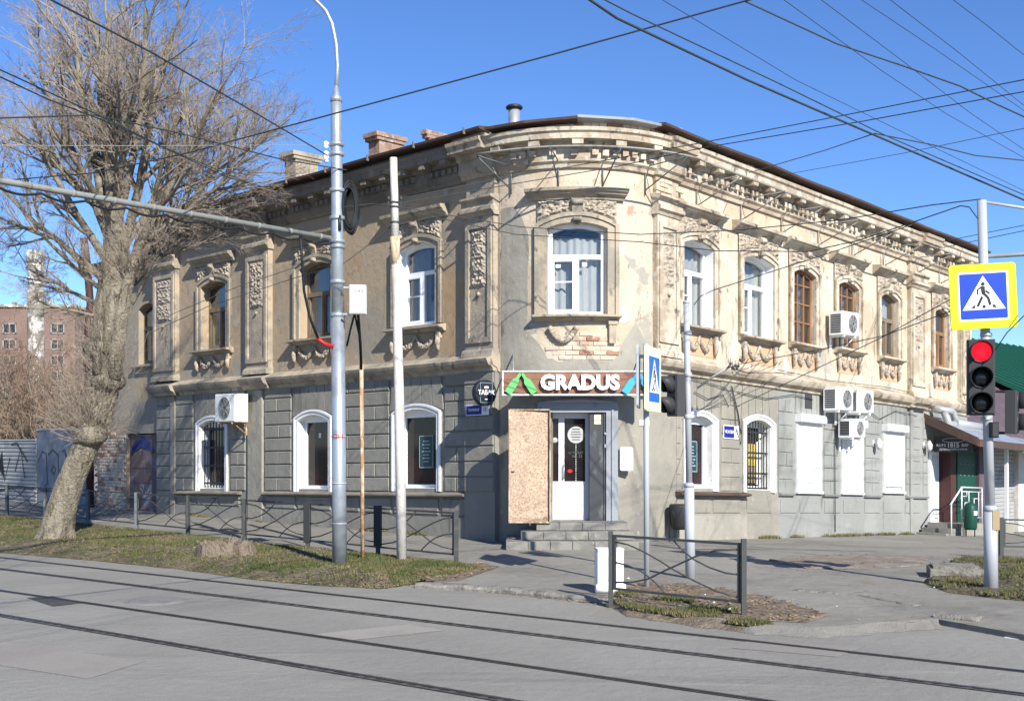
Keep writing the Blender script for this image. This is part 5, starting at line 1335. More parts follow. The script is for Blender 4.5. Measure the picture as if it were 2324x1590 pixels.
for (px, py, n_, r0) in ((205, 985, 110, 30), (240, 865, 80, 32), (225, 790, 40, 34), (300, 640, 40, 30), (230, 640, 40, 30), (330, 560, 40, 40), (210, 950, 40, 30)):
    for k in range(n_):
        a = R.uniform(0, 2*PI); el = R.uniform(-.1, 1.2); c = tp(px, py, -.15)
        d = Vector((math.cos(a)*math.cos(el), -abs(math.sin(a))*math.cos(el)*.9, math.sin(el)))
        grow(crown, crown, c+d*r0/2650*TD*.8+Vector((0, 0, R.uniform(-.15, .15))), d, R.uniform(.25, .8), .005, 2, R, .12, .22, (0, 0, 4, 0), .5, .003)
crown.obj('crown', 'twig', tree, fix=False)
def bush(label, px, py0, d, h, spread, n_, seed, group='bare scrub trees behind the metal fence'):
    g0 = at(px, 1010, d); R2 = random.Random(seed)
    t = thing('scrub_tree', label, 'tree', (g0.x, g0.y, -.7), 0, group)
    tr, tw = MB(), MB()
    for k in range(n_):
        a = R2.uniform(0, 2*PI); q = R2.uniform(.1, 1)*spread
        grow(tr, tw, Vector((g0.x+.5*math.cos(a), g0.y+.5*math.sin(a), -.7)), Vector((q*math.cos(a), q*math.sin(a), h)), h*R2.uniform(.6, 1), .06, 0, R2, .05, .16, (8, 6, 4, 2), .45, .008)
    tr.obj('trunk', 'limb', t, fix=False); tw.obj('crown', 'brush', t, fix=False)
bush('brown bare scrub at the far left edge behind the corrugated fence', 10, 0, 44, 5.6, 3.4, 12, 3)
bush('brown bare scrub in front of the white chimney stack', 90, 0, 47, 5.8, 3.4, 12, 4)
bush('brown bare scrub between the red block and the leaning trunk', 165, 0, 42, 5.2, 2.8, 11, 5)
# old stump
sp = gp(510, 1268, .0)
t = thing('tree_stump', 'rotten tree stump with torn wood on the grass verge', 'stump', (sp.x, sp.y, 0))
b = MB(); n = 26; prof = []
for q in range(n):
    a = 2*PI*q/n; r = .42*(1+.16*noise.noise((math.cos(a)*2, math.sin(a)*2, 3))); h = .22+.09*noise.noise((math.cos(a)*4, math.sin(a)*4, 8))
    ca, sa = math.cos(a), math.sin(a); prof.append(len(b.v))
    b.v += [(sp.x+1.12*r*ca, sp.y+.9*r*sa, -.03), (sp.x+r*ca, sp.y+.8*r*sa, h*.6+.04), (sp.x+.92*r*ca, sp.y+.74*r*sa, h+.04), (sp.x+.6*r*ca, sp.y+.5*r*sa, h-.02), (sp.x+.5*r*ca, sp.y+.4*r*sa, .08)]
for q in range(n):
    for k in range(4): b.f.append((prof[q]+k, prof[(q+1) % n]+k, prof[(q+1) % n]+k+1, prof[q]+k+1)); b.sm.append(False)
b.f.append(tuple(prof[q]+4 for q in range(n))); b.sm.append(False)
b.obj('stump_wood', 'stump', t)
b = MB()
for k in range(14):
    a = R.uniform(0, 2*PI); c_ = Vector((sp.x+.36*math.cos(a), sp.y+.28*math.sin(a), .2)); b.tube([c_, c_+Vector((R.uniform(-.05, .05), R.uniform(-.05, .05), R.uniform(.06, .14)))], [.025, .006], 4)
b.obj('splinters', 'stump', t, kind='stuff')

# ------------------------------------------------------------------ poles
# street lamp
LB = gp(771, 1290); LD = LB.y
t = thing('street_lamp', 'tall galvanised steel lamp post with bracket arm on the verge', 'street lamp', (LB.x, LB.y, 0))
lp = lambda y, dx=0: at(771-(1290-y)*.0075+dx, y, LD)
MB().lathe((0, 0, 0), [(.01, 0)], 3)
b = MB(); b.tube([Vector((LB.x, LB.y, -.05)), lp(1097), lp(720)], [.101, .096, .092], 20); b.tube([lp(722), lp(545), lp(300), lp(222)], [.085, .082, .076, .072], 20)
po = b.obj('pole', 'steel', t)
b = MB()
for y in (1187, 1096, 990): p = lp(y); b.lathe(p, [(.104, -.008), (.104, .008)], 20)
b.obj('weld_seam', 'poleg', po)
for y in (715, 640, 560, 548, 495, 432, 350, 328):
    p = lp(y); MB().lathe(p, [(.085, -.03), (.105, -.02), (.105, .02), (.085, .03)], 16).obj('clamp', 'steel', t)
b = MB(); b.lathe(lp(222), [(.08, -.06), (.08, .0), (.05, .03), (.03, .16)], 16); b.obj('pole_cap', 'steel', t)
for y in (330, 352, 362):
    p = lp(y)+Vector((-.14, -.02, 0)); MB().lathe(p, [(.015, -.05), (.04, -.03), (.025, 0), (.04, .03), (.015, .05)], 8).obj('insulator', 'white', t)
MB().tube([lp(214), at(766, 150, LD), at(763, 100, LD), at(754, 55, LD), at(740, 25, LD), at(716, 0, LD), at(670, -28, LD), at(600, -45, LD)], [.03, .027, .026, .026, .025, .025, .024, .024], 10).obj('lamp_arm', 'steel', t)
p = at(575, -52, LD); MB().tube([at(602, -45, LD), at(590, -48, LD), at(550, -56, LD), at(520, -60, LD)], [.04, .09, .1, .04], 10).obj('lamp_head', 'acgrey', t)
ba, bb_ = at(757, 542, LD), at(0, 410, 12.45); bd = (bb_-ba)
MB().tube([ba, ba+bd*1.0, ba+bd*1.35], .036, 12).obj('bracket_arm', 'armgrey', t)
for k in range(11):
    q = ba+bd*(.05+.11*k); MB().tube([q-bd.normalized()*.02, q+bd.normalized()*.02], .043, 10).obj('arm_clamp', 'armgrey', t)
b = MB(); pts = []
for k in range(111):
    u = k/80; q = ba+bd*u; pts.append(q+Vector((0, 0, -.06-.05*abs(math.sin(k*PI/9.)))))
b.tube(pts, .015, 5); b.obj('arm_cable', 'rubber', t)
text('stencilled_number', '4251', lambda x, y, z: lp(990)+Vector((x*1.0, -math.sqrt(max(.0, .103**2-min(x*x, .0104)))-.002-z, y)), .085, 'red', t, ext=.0008)
b = MB(); b.tube([lp(492, 3)+Vector((.03, -.085, 0)), lp(525, 3)+Vector((.03, -.085, 0))], .022, 8); b.obj('hand_hole', 'black', t)
# cable drooping from arm
t = thing('drooping_cable', 'black cable hanging from the bracket arm with a red sleeve at the lamp post', 'cable', at(680, 540, LD))
MB().tube([at(682, 535, 15.3), at(686, 600, 15.4), at(690, 660, 15.5), at(703, 720, 15.6), at(722, 768, 15.7)], .018, 6).obj('cable', 'rubber', t)
MB().tube([at(718, 765, 15.7), at(735, 779, 15.75), at(757, 786, 15.8)], .026, 6).obj('red_sleeve', 'red', t)
t = thing('cable_coil', 'black coil of spare cable hung behind the lamp post', 'cable coil', at(800, 465, LD))
b = MB()
for k in range(22):
    r = .17+.016*(k % 5); dx = .02*(k % 3)-.02+.10; dy = .05+.012*k
    b.tube([at(786, 465, LD)+Vector((.02+.085*math.cos(a)+.01*(k % 3), dy+.2*math.cos(a)*.4, r*1.5*math.sin(a))) for a in lin(0, 2*PI, 26)], .015, 5, False)
b.obj('loop', 'rubber', t, kind='stuff')
t = thing('electrical_box', 'white electrical box marked П-85 strapped to the lamp post', 'electrical box', at(812, 680, 15.72))
c = at(813, 680, 15.7)
eb = frame(c, (1, .06, 0), (.06, -1, 0))
MB().cham(eb, -.112, .108, -.10, .07, -.195, .195, .008).obj('box', 'white', t)
MB().box(eb, -.096, .092, .07, .078, -.18, .18).obj('door', 'white', t)
text('lettering', '-П-85', lambda x, y, z: eb(x-.01, .081+z, .105+y), .072, 'signblack', t, ext=.001)
MB().lathe(eb(-.005, .078, -.10), [(.008, 0), (.008, .006)], 8, Vector((0, -1, 0))).obj('lock', 'black', t)
for z in (.16, -.2): MB().box(eb, -.2, -.1, -.06, -.03, z, z+.02).obj('strap', 'steel', t)
# rusty conduit pipe with cables
RP_ = gp(823, 1277)
t = thing('conduit_pipe', 'thin rusty yellow conduit pipe standing beside the lamp post', 'pipe', (RP_.x, RP_.y, 0))
MB().tube([Vector((RP_.x, RP_.y, -.05)), at(822, 1050, RP_.y), at(820, 826, RP_.y)], .028, 10).obj('pipe', 'rust', t)
b = MB(); b.tube([at(820, 840, RP_.y), at(818, 780, 16.4), at(813, 716, 15.75)], .022, 6); b.tube([at(820, 835, RP_.y), at(815, 760, 16.3), at(806, 716, 15.75)], .014, 6); b.obj('cable', 'rubber', t)
t = thing('side_cable', 'short dark cable from the white box down behind the lamp post', 'cable', at(800, 720, 15.75)); MB().tube([at(804, 714, 15.75), at(796, 745, 15.9), at(787, 785, 16)], .014, 6).obj('cable', 'rubber', t)
# concrete pole
CB = gp(912, 1278)
t = thing('concrete_pole', 'slim whitish concrete utility pole with rust stain beside the fence', 'utility pole', (CB.x, CB.y, 0))
b = MB(); b.tube([Vector((CB.x, CB.y, -.05)), at(908, 1000, CB.y), at(901, 700, CB.y), at(897, 545, CB.y)], [.073, .072, .066, .062], 16); b.obj('lower_shaft', 'concrete', t)
b = MB(); b.tube([at(897, 550, CB.y), at(895, 440, CB.y), at(893, 358, CB.y)], [.058, .055, .053], 16); b.obj('upper_shaft', 'concrete', t)
MB().tube([at(898, 600, CB.y), at(897, 560, CB.y), at(896.5, 538, CB.y)], [.064, .068, .070], 16).obj('rusty_collar', 'rust', t)
b = MB()
for y in (460, 470, 505): p = at(896, y, CB.y); b.lathe(p, [(.06, -.015), (.066, -.01), (.066, .01), (.06, .015)], 14)
for dx in (-14, 14):
    p = at(896+dx, 455, CB.y); b.tube([at(896, 470, CB.y), at(896+dx, 470, CB.y), p], .008, 5); b.lathe(p, [(.012, 0), (.022, .02), (.012, .06)], 8)
b.obj('insulator_clamp', 'fence', t)

# pedestrian guard fences
def fence_panel(b_parent, p, q, h, m='fence', z=None):
    d = q-p; L_ = d.length; d = Vector((d.x, d.y, 0)).normalized(); nn = Vector((-d.y, d.x, 0)); f = frame(p, d, nn); slope = (q.z-p.z)/L_
    fz = lambda s, o, z_: f(s, o, z_+slope*s)
    e = .055; z0, z1 = .16*h/.78, h*.965
    b = MB()
    for s in (e, L_-e): b.box(fz, s-.013, s+.013, -.013, .013, z0, z1)
    b.box(fz, 0, L_, -.012, .012, z1-.012, z1+.014); b.box(fz, 0, L_, -.012, .012, z0-.012, z0+.012)
    po = b.obj('panel_frame', m, b_parent)
    H = z1-z0; W = L_-2*e
    curves = [[(0, .89), (.12, .85), (.25, .74), (.38, .60), (.5, .45), (.65, .30), (.82, .15), (1, .07)],
              [(0, .12), (.14, .15), (.28, .24), (.42, .42), (.55, .58), (.68, .74), (.82, .86), (1, .91)],
              [(0, .50), (.12, .46), (.24, .36), (.33, .22), (.40, .08), (.43, 0)],
              [(.49, 1), (.55, .86), (.65, .68), (.78, .55), (.9, .48), (1, .47)]]
    for cv in curves:
        MB().tube([fz(e+W*x, 0, z0+H*y) for x, y in cv], .0095, 6).obj('curved_bar', m, po)
def post(parent, p, h, m, w_=.03):
    b = MB(); b.box(fW, p.x-w_, p.x+w_, p.y-w_, p.y+w_, p.z-.1, p.z+h); return b.obj('post', m, parent)
ps = [-.0, 1.74, 3.55, 5.42, 7.32, 9.3, 11.4, 13.5, 15.6, 17.7, 19.8]
fr = thing('guard_fence', 'long low grey fence with curved bars running along the verge before the left facade', 'fence', fence_at(8))
for s in ps: post(fr, fence_at(s), .76, 'fenceblue' if s > 8 else 'fence', .032)
for a, c in zip(ps[:-1], ps[1:]): fence_panel(fr, fence_at(a), fence_at(c), .76)
t = thing('advert_post', 'black flat board strapped on a fence post left of the concrete pole', 'board', fence_at(1.74)); p = fence_at(1.74)
MB().box(fW, p.x-.062, p.x+.062, p.y-.05, p.y-.034, .18, .78).obj('board', 'black', t)
t = thing('advert_post', 'black flat board strapped on a fence post left of the lamp post', 'board', fence_at(3.55)); p = fence_at(3.55)
MB().box(fW, p.x-.062, p.x+.062, p.y-.05, p.y-.034, .12, .76).obj('board', 'black', t)
fa, fb_ = gp(1386, 1366), gp(1688, 1401)
ff = thing('guard_fence', 'short dark fence panel with curved bars at the crossing corner', 'fence', (fa+fb_)/2)
post(ff, fa, .76, 'fence', .024); post(ff, fb_, .77, 'fence', .024); fence_panel(ff, fa+Vector((0, 0, -.0)), fb_, .74)
ra = gp(2272, 1256); rb_ = ra+Vector((1.7, .25, -.05))
rf = thing('guard_fence', 'dark fence panel with curved bars at the right edge behind the signal pole', 'fence', ra)
post(rf, ra, .56, 'fence', .03); post(rf, rb_, .56, 'fence', .03); fence_panel(rf, ra, rb_, .55)
post(rf, rb_+Vector((1.7, .25, -.05)), .56, 'fence', .03); fence_panel(rf, rb_, rb_+Vector((1.7, .25, -.05)), .55)

# white utility box by the kerb
ub = gp(1384, 1345); uf = frame((ub.x, ub.y+.08, 0), (1, .1, 0), (.1, -1, 0))
t = thing('utility_box', 'small white metal utility box with rounded foot by the kerb fence', 'utility box', (ub.x, ub.y, 0))
MB().cham(uf, -.15, .15, -.11, .10, .08, .50, .015).obj('box', 'white', t)
b = MB().box(uf, -.10, .04, .10, .112, .15, .42); b.box(uf, -.15, .15, -.11, .105, .485, .505); b.obj('door', 'whiteold', t)
b = MB(); b.tube([uf(-.17, .07, .05), uf(.17, .07, .05)], .055, 10); b.box(uf, -.14, .14, -.1, .05, 0, .09); b.obj('foot', 'whiteold', t)
# black bin
kb = fR(.46, .27, 0); kb.z = gz(kb)
t = thing('litter_bin', 'black round litter bin on legs against the wall just left of the middle pole', 'litter bin', (kb.x, kb.y, kb.z))
MB().lathe((kb.x, kb.y, kb.z+.22), [(.12, 0), (.17, .05), (.19, .42), (.185, .44), (.16, .40)], 18).obj('drum', 'binblack', t)
b = MB()
for dx in (-.19, .19): b.tube([(kb.x+dx, kb.y, kb.z), (kb.x+dx, kb.y, kb.z+.62)], .013, 6)
b.tube([(kb.x-.19, kb.y, kb.z+.5), (kb.x+.19, kb.y, kb.z+.5)], .012, 6); b.obj('frame', 'black', t)
MB().box(fW, kb.x-.195, kb.x-.17, kb.y-.03, kb.y+.0, kb.z+.6, kb.z+.64).obj('cap', 'gblue', t)
# broken kerb slab at the island
sb = gp(2175, 1312)
t = thing('concrete_slab', 'dark broken concrete slab edging the grass island by the signal pole', 'slab', sb)
f = frame(sb, (.96, -.25, 0), (.25, .96, 0)); b = MB()
b.cham(f, -.34, .30, -.05, .55, -.1, .12, .03); b.box(f, -.30, .24, -.02, .5, .121, .15); b.obj('slab', 'kerb', t)

# ------------------------------------------------------------------ crossing signs and signals
def crossing_sign(t, size, border, blue, dz=0., y=0., roll=0., org=Vector((0, 0, 0))):
    h = size/2; cr, sr = math.cos(roll), math.sin(roll)
    def P(x, z, q): return Vector((org.x+x*cr-z*sr, org.y+y-q, org.z+dz+x*sr+z*cr))
    def rr(hh, c_, n_=4):
        out = []
        for (cx, cz, a0) in ((hh-c_, hh-c_, 0), (-hh+c_, hh-c_, 90), (-hh+c_, -hh+c_, 180), (hh-c_, -hh+c_, 270)):
            for k in range(n_+1): a = math.radians(a0+90*k/n_); out.append((cx+c_*math.cos(a), cz+c_*math.sin(a)))
        return out
    pl_ = MB().prism(rr(h, h*.1), P, -.012, .012).obj('plate', border, t, local=True)
    MB().prism(rr(h*.76, .02), P, .013, .016).obj('white_border', 'signwhite', pl_, local=True)
    MB().prism(rr(h*.70, .01), P, .0165, .019).obj('blue_field', blue, pl_, local=True)
    u = h*1.40
    MB().prism([(0, .45*u), (-.46*u, -.30*u), (.46*u, -.30*u)], P, .0195, .022).obj('white_triangle', 'signwhite', pl_, local=True)
    b = MB()
    fig = [circ(-.005*u, .265*u, .042*u), [(-.055*u, .215*u), (.035*u, .215*u), (.035*u, .06*u), (-.03*u, .03*u), (-.045*u, .09*u)],
           stroke([(-.045*u, .195*u), (-.125*u, .14*u), (-.125*u, .035*u)], .035*u), stroke([(.045*u, .115*u), (.13*u, .045*u)], .04*u),
           stroke([(-.03*u, -.015*u), (-.135*u, -.225*u)], .055*u), stroke([(.0, .065*u), (.095*u, -.045*u), (.135*u, -.205*u)], .055*u),
           [(-.27*u, -.265*u), (-.20*u, -.265*u), (-.175*u, -.20*u), (-.225*u, -.20*u)], [(-.035*u, -.265*u), (.035*u, -.265*u), (.03*u, -.20*u), (-.03*u, -.20*u)], [(.27*u, -.265*u), (.20*u, -.265*u), (.175*u, -.20*u), (.225*u, -.20*u)]]
    for g in fig: b.prism(g, P, .0225, .025)
    b.obj('pedestrian_pictogram', 'signblack', pl_, local=True)
    return pl_
def signal(t, n_, lit, pitch=.285, r=.112, wd=.295, org=Vector((0, 0, 0)), vis=.2):
    H = n_*pitch
    g = lambda x, y, z: Vector((org.x+x, org.y-y, org.z+z))
    ho = MB().cham(g, -wd/2, wd/2, -.08, .05, -H/2, H/2, .02).obj('housing', 'housing', t, local=True)
    for k in range(n_):
        zc = H/2-pitch*(k+.5)
        b = MB(); c_ = g(0, .05, zc); 
        b.lathe(c_, [(r*.97, 0), (r*.6, .02), (r*.1, .03)], 24, Vector((0, -1, 0)))
        b.obj('lens', 'redlens' if k == lit else 'lens', ho, local=True)
        b = MB(); nn = 20; m_ = 5 if False else 2; i0 = len(b.v)
        angs = lin(math.radians(-52), math.radians(232), nn)
        for a in angs:
            dep = vis*(.35+.65*max(0, math.sin(a)*.5+.5))
            for (rr_, y_) in ((r*1.08, .04), (r*1.06, .05+dep), (r*1.0, .05+dep), (r*1.02, .04)):
                b.v.append(tuple(g(rr_*math.cos(a), y_, zc+rr_*math.sin(a))))
        for j in range(nn):
            for q in range(4): b.f.append((i0+4*j+q, i0+4*j+(q+1) % 4, i0+4*j+4+(q+1) % 4, i0+4*j+4+q)); b.sm.append(q in (0, 2))
        b.obj('visor', 'housing', ho, local=True)
        MB().lathe(g(0, .03, zc), [(r*1.12, 0), (r*1.12, .03), (r*.98, .03), (r*.98, .0)], 24, Vector((0, -1, 0))).obj('bezel', 'housing', ho, local=True)
    return ho
# right pole
PB = gp(2250, 1342); PD = PB.y
t = thing('signal_pole', 'grey steel signal pole at the right edge with a cross arm and button box', 'pole', (PB.x, PB.y, 0))
b = MB(); b.tube([Vector((PB.x, PB.y, -.05)), at(2247, 1150, PD)], .076, 18); b.tube([at(2247, 1152, PD), at(2240, 900, PD), at(2228, 455, PD)], [.055, .054, .052], 16); b.lathe(at(2247, 1150, PD), [(.078, -.05), (.078, .0), (.058, .02)], 16); b.obj('shaft', 'poleg', t)
b = MB(); b.tube([at(2240, 582, PD), at(2900, 540, PD)], .026, 8); b.obj('cross_arm', 'poleg', t)
b = MB(); b.tube([at(2230, 458, PD), at(2330, 473, PD), at(2900, 560, PD)], .017, 8); b.obj('top_arm', 'acgrey', t)
MB().cham(frame(at(2256, 975, PD-.08), (1, 0, 0), (0, -1, 0)), -.045, .045, -.06, .04, -.09, .09, .015).obj('button_box', 'black', t)
MB().box(frame(at(2258, 1180, PD-.07), (1, 0, 0), (0, -1, 0)), -.03, .05, .0, .012, -.11, .11).obj('sticker', 'tan', t)
b = MB()
for y in (760, 950): b.lathe(at(2238, y, PD), [(.06, -.02), (.068, -.015), (.068, .015), (.06, .02)], 14)
b.obj('clamp', 'steel', t)
c = at(2226, 856, PD-.20)
t = thing('traffic_light', 'three-lamp traffic light showing red on the right signal pole', 'traffic light', c, math.radians(-17))
signal(t, 3, 0)
MB().box(lambda x, y, z: Vector((x, y, z)), -.02, .07, .06, .22, .30, .34).obj('upper_bracket', 'housing', t, local=True); MB().box(lambda x, y, z: Vector((x, y, z)), -.02, .07, .06, .22, -.36, -.32).obj('lower_bracket', 'housing', t, local=True)
c = at(2300, 935, PD+.1)
t = thing('pedestrian_signal', 'two-lamp pedestrian signal seen from the side at the right edge', 'traffic light', c, math.radians(62))
signal(t, 2, -1, .25, .10, .27)
b = MB(); b.tube([(-.0, .1, .24), (-.1, .18, .24), (-.22, .25, .22)], .016, 6); b.tube([(0, .1, -.24), (-.1, .18, -.24), (-.22, .25, -.22)], .016, 6); b.obj('bracket', 'black', t, local=True)
c = at(2231, 672, PD-.12)
t = thing('crossing_sign', 'pedestrian crossing sign with fluorescent yellow border on the right signal pole', 'road sign', c, math.radians(-6))
crossing_sign(t, .735, 'lime', 'blue', roll=math.radians(2.6))
MB().box(lambda x, y, z: Vector((x, y, z)), -.1, .1, .012, .06, -.03, .03).obj('mount', 'steel', t, local=True)
# sign pole with the side sign
SB = gp(1468, 1333); SDp = SB.y
t = thing('sign_pole', 'thin grey pole carrying the side-on crossing signs', 'pole', (SB.x, SB.y, 0))
MB().tube([Vector((SB.x, SB.y, -.05)), at(1466, 780, SDp)], .034, 14).obj('shaft', 'poleg', t)
c = at(1473, 861, SDp-.03)
t = thing('crossing_sign', 'side-on pedestrian crossing sign with pale yellow border on the thin pole', 'road sign', c+Vector((.045, 0, 0)), math.radians(70))
crossing_sign(t, .755, 'cream', 'blue2')
c2 = at(1449, 855, SDp-.12)
t = thing('crossing_sign', 'rear road sign seen edge-on with grey back, left of the side-on crossing sign', 'road sign', c2, math.radians(-98))
crossing_sign(t, .72, 'poleg', 'blue2')
b = MB().box(lambda x, y, z: Vector((x, y, z)), -.03, .03, .012, .12, .22, .26); b.box(lambda x, y, z: Vector((x, y, z)), -.03, .03, .012, .12, -.26, -.22); b.obj('mount', 'steel', t, local=True)
# middle pole with pedestrian head seen from the side
MBp = gp(1567, 1311); MD = MBp.y
t = thing('signal_pole', 'grey stepped signal pole in the middle, standing right of the crossing sign', 'pole', (MBp.x, MBp.y, 0))
b = MB(); b.tube([Vector((MBp.x, MBp.y, -.05)), at(1564, 1098, MD)], .064, 16); b.lathe(at(1564, 1098, MD), [(.066, -.04), (.066, 0), (.045, .02)], 16); b.tube([at(1564, 1100, MD), at(1558, 685, MD)], [.042, .038], 14); b.lathe(at(1558, 685, MD), [(.044, -.02), (.044, .0), (.02, .02)], 12); b.obj('shaft', 'poleg', t)
b = MB()
for y in (850, 945, 755): b.lathe(at(1561, y, MD), [(.044, -.03), (.052, -.02), (.052, .02), (.044, .03)], 12)
b.obj('clamp', 'poleg', t)
c = at(1531, 897, MD-.02)
t = thing('pedestrian_signal', 'two-lamp pedestrian signal facing left on the middle pole', 'traffic light', c, math.radians(-72))
signal(t, 2, -1, .262, .105, .28)
b = MB(); b.tube([(0, .08, .25), (.02, .17, .25)], .016, 6); b.tube([(0, .08, -.25), (.02, .17, -.25)], .016, 6); b.obj('bracket', 'black', t, local=True)

# ------------------------------------------------------------------ wall bracket with insulators
t = thing('wire_bracket', 'leaning steel bracket with insulators and tangled wire on the bright facade', 'bracket', fR(2.2, .05, 3.0))
MB().tube([at(1583, 880, 20.6), at(1625, 850, 20.4), at(1662, 828, 20.2)], .022, 6).obj('arm', 'acgrey', t)
b = MB()
for k in range(9):
    p = at(1655+3.5*k, 828-R.uniform(-14, 10), 20.2); b.tube([p, p+Vector((0, 0, .12))], .006, 4); b.lathe(p, [(.01, 0), (.025, .03), (.01, .06)], 6)
b.obj('insulators', 'fence', t)
b = MB()
for k in range(6):
    p = at(1660, 835, 20.2); q = fR(2.6+.4*k, .05, 3.35+R.uniform(-.3, .2)); m_ = (p+q)/2+Vector((0, 0, -.25*R.random())); b.tube([p, p.lerp(m_, .5)+Vector((0, 0, -.05)), m_, q], .006, 4)
b.obj('loose_wires', 'wire', t)
t = thing('facade_cables', 'tangle of dark cables pinned along the side facade below the string course', 'cables', fR(6, .05, 2.9))
b = MB()
def fac(pts, r=.008): b.tube([fR(s, o, z) for s, o, z in pts], r, 5)
fac([(.9, .06, 2.95), (2.2, .05, 2.85), (2.5, .05, 2.6), (2.55, .05, 2.1), (2.7, .06, 1.8), (2.75, .05, 2.3)]); fac([(2.4, .05, 2.9), (2.62, .05, 2.4), (2.72, .05, 2.0)], .012); fac([(2.6, .05, 2.8), (3.6, .06, 2.75), (4.6, .05, 2.9), (5.4, .05, 2.85)])
fac([(7.3, .05, 2.9), (8.3, .06, 2.62), (9.1, .05, 2.85), (10.2, .05, 2.8)]); fac([(1.2, .05, 2.7), (1.6, .06, 2.6), (2.1, .05, 2.72), (2.3, .05, 2.5)]); fac([(4.0, .06, 3.35), (6, .06, 3.3), (8.5, .06, 3.36), (11, .06, 3.3)])
fac([(6.3, .05, 2.1), (6.3, .06, .1)], .010)
b.obj('cable', 'wire', t)

# ------------------------------------------------------------------ overhead wires
def wire(label, pts, r=.009, sag=.0, m='wire', n_=18, group=None):
    P = [at(*p) for p in pts]; out = []
    def leaves_view(p): return p[0] < 0 or p[0] > 2324 or p[1] < 0
    if leaves_view(pts[0]): P.insert(0, P[0]+(P[0]-P[1]).normalized()*22)     # the span goes on to its next support
    if leaves_view(pts[-1]): P.append(P[-1]+(P[-1]-P[-2]).normalized()*22)
    for a, c in zip(P[:-1], P[1:]):
        for k in range(n_):
            u = k/n_; q = a.lerp(c, u); q.z -= sag*4*u*(1-u); out.append(q)
    out.append(P[-1])
    t = MB().tube(out, r*.78, 5).obj('overhead_wire', m, origin=P[0])
    t['label'] = label; t['category'] = 'wire'
    if group: t['group'] = group
LDD = LD
wire('thick wire from the top left corner down to the lamp post', [(20, -50, 8.5), (345, 120, 11.2), (545, 236, 13.4), (743, 353, 15.8)], .012)
wire('wire from the left edge level then sloping to the lamp post', [(-60, 270, 11.5), (213, 261, 12.8), (406, 302, 14), (636, 361, 15.2), (787, 386, 15.9)], .011)
wire('upper of two parallel wires crossing the tree from the left edge', [(-40, 140, 9.5), (216, 258, 12), (378, 337, 15), (598, 430, 22)], .009)
wire('lower of two parallel wires crossing the tree from the left edge', [(-40, 156, 9.5), (110, 226, 11), (250, 279, 12.3), (520, 404, 18), (620, 430, 22)], .009)
wire('long feeder wire rising from the tree past the lamp post to the top edge', [(-20, 412, 17.5), (220, 392, 16), (430, 346, 15), (788, 250, 13.6), (1250, 125, 12.4), (1690, 3, 11.5), (1760, -16, 11.3)], .012)
wire('thick double wire slanting down to the right edge, upper strand', [(1300, -26, 9), (1400, 42, 9.6), (1696, 182, 11), (2010, 318, 12.5), (2370, 474, 14.5)], .015)
wire('thick double wire slanting down to the right edge, lower strand', [(1330, -22, 9), (1430, 30, 9.5), (1760, 186, 11), (2010, 308, 12.3), (2370, 462, 14.5)], .008)
wire('curving wire from the top edge sagging to the right edge', [(1690, 3, 11.5), (1900, 100, 11.8), (2050, 150, 12), (2180, 196, 12.3), (2260, 236, 12.5), (2370, 286, 12.8)], .011)
wire('upper wire rising from the concrete pole past the bay roof to the right edge', [(905, 452, 16.8), (1115, 409, 17.6), (1330, 372, 17.8), (1593, 324, 16.5), (1960, 253, 14.8), (2380, 170, 13)], .009)
wire('lower wire rising from the concrete pole past the bay roof to the right edge', [(905, 462, 16.8), (1150, 420, 17.6), (1400, 378, 17.6), (1593, 336, 16.5), (1960, 275, 14.8), (2380, 198, 13)], .009)
wire('wire leaving the right eave up to the thick double wire', [(1700, 392, 21.5), (1870, 342, 17), (1985, 303, 12.6)], .009)
wire('slack wire drooping from the thick double wire to the right edge', [(1985, 303, 12.6), (2122, 330, 12.8), (2213, 353, 13), (2380, 370, 13.2)], .009)
wire('thin wire from the right eave up to the right edge', [(1772, 398, 22), (2050, 348, 18), (2380, 280, 15)], .006)
for i, (lab, pts) in enumerate([('leftmost thin wire among the fan of wires at top right', [(1480, -14, 10), (1806, 182, 12), (2100, 325, 14), (2380, 460, 16)]),
        ('thin wire at top right starting left of the curving wire end', [(1765, -10, 10), (2000, 160, 12), (2150, 260, 13.5), (2380, 390, 16)]),
        ('thin wire crossing near the middle of the top right fan', [(1845, -14, 10), (2050, 140, 12), (2200, 255, 13.5), (2380, 378, 16)]),
        ('thin wire in the top right fan ending just above the curving wire', [(1940, -10, 10), (2120, 110, 12), (2380, 290, 15)]),
        ('thin wire in the top right fan next to the corner', [(2010, -8, 10), (2170, 115, 12), (2380, 285, 14.5)]),
        ('rightmost thin wire crossing the top right corner', [(2150, -10, 10), (2240, 58, 11), (2380, 170, 13)])]):
    wire(lab, pts, .0045, group='fan of thin wires across the upper right sky')
wire('wire from the concrete pole across the bay window to the right signal pole top', [(897, 468, 16.8), (1180, 515, 17), (1453, 532, 16.5), (1680, 522, 15.8), (1908, 499, 14.8), (2110, 466, 13.8), (2226, 452, PD)], .009)
wire('lower slack wire crossing the bay window to the right signal pole', [(897, 474, 16.8), (1170, 532, 17), (1453, 549, 16.5), (1624, 569, 16), (1833, 571, 15.2), (1947, 546, 14.6), (2061, 508, 14), (2180, 467, 13.5), (2200, 470, 13.4), (2222, 500, PD)], .009)
wire('cable from the middle pole curving up to the wires near the right pole', [(1575, 692, MD), (1590, 672, MD), (1620, 658, MD), (1871, 578, 14.3), (2069, 510, 13.9)], .008)
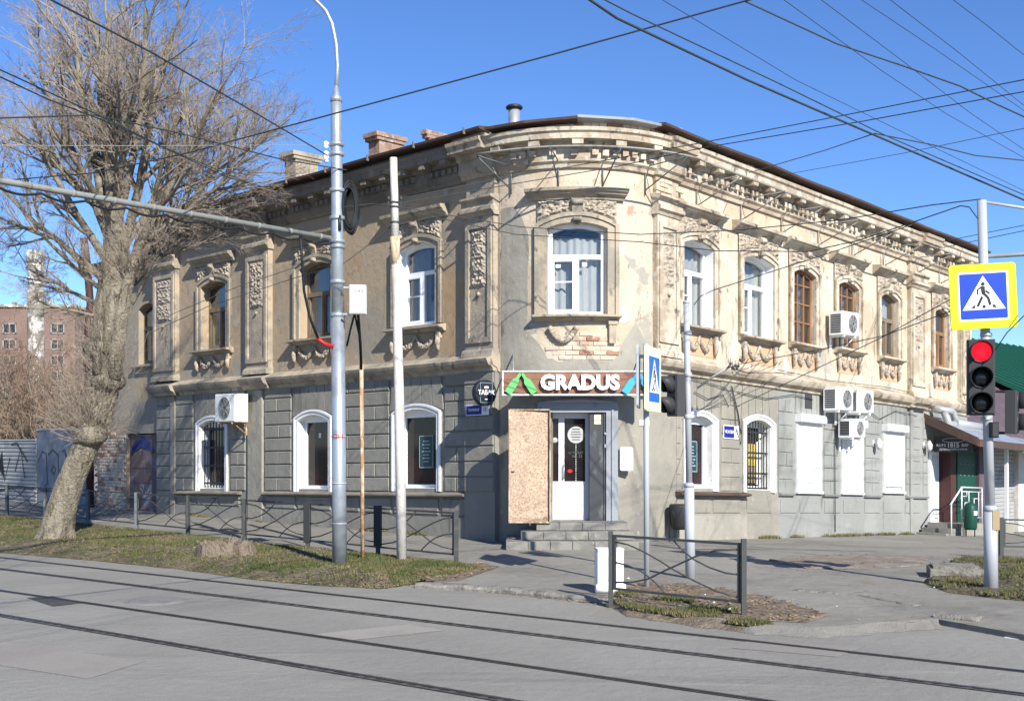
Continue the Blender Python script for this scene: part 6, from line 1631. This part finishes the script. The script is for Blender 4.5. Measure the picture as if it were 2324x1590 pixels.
wire('wire from the wall bracket rising behind the yellow crossing sign', [(1677, 826, 20.1), (1850, 795, 17), (2004, 762, 15), (2160, 705, 13.9), (2240, 676, PD+.3)], .008)
wire('wire from the cable drop left of the barred window up behind the yellow sign', [(1672, 922, 20.6), (1795, 864, 18), (2004, 764, 15.4), (2160, 677, 13.9), (2240, 636, PD+.3)], .008)
wire('upper of two thin wires from the tree to the left upper windows', [(380, 717, 21), (540, 650, 22), (690, 600, 23)], .009)
wire('lower of two thin wires from the tree to the left upper windows', [(330, 760, 21), (470, 696, 22), (640, 640, 23), (780, 597, 15.9)], .009)
wire('short wire from the lamp post up to the concrete pole', [(781, 597, LD), (840, 553, 16.2), (893, 508, 16.8)], .008)
wire('wire with dark ties from the lamp post to the concrete pole', [(779, 470, LD), (850, 462, 16.3), (895, 470, 16.8)], .008)
wire('sagging wire at the right edge beside the signal head', [(2255, 800, PD), (2285, 755, 13.2), (2330, 710, 13), (2380, 640, 13)], .008)
wire('thin pale wire from the left edge level with the arm clamps', [(-30, 330, 13), (300, 331, 14), (560, 330, 15), (745, 328, 15.9)], .005, m='wirepale')
wire('wire leaving the bright facade corner to the right edge above the yellow sign', [(2140, 548, 25), (2380, 500, 20)], .009)
wire('second wire leaving the bright facade corner to the right edge above the yellow sign', [(2120, 566, 25), (2380, 512, 20)], .009)

# small litter
b = MB()
for (x, y, z) in ((520, 1280, 0), (680, 1317, -.05), (700, 1320, -.05), (860, 1333, -.08), (1550, 1352, .02), (1620, 1370, .03), (1950, 1408, -.0), (1600, 1352, .02), (1655, 1385, .03), (330, 1255, .02), (565, 1240, .03), (1425, 1315, .0), (1900, 1378, 0), (1840, 1400, 0), (1075, 1285, .01), (2120, 1335, .03)):
    p = gp(x, y, z); a = R.uniform(0, 3); s = R.uniform(.012, .03)
    b.face([p+Vector((s*math.cos(a), s*math.sin(a), .012)), p+Vector((-s*math.sin(a), s*math.cos(a), .02)), p+Vector((-s*math.cos(a), -s*math.sin(a), .012)), p+Vector((s*math.sin(a), -s*math.cos(a), .03))])
b.obj('litter', 'litter', kind='stuff', fix=False)
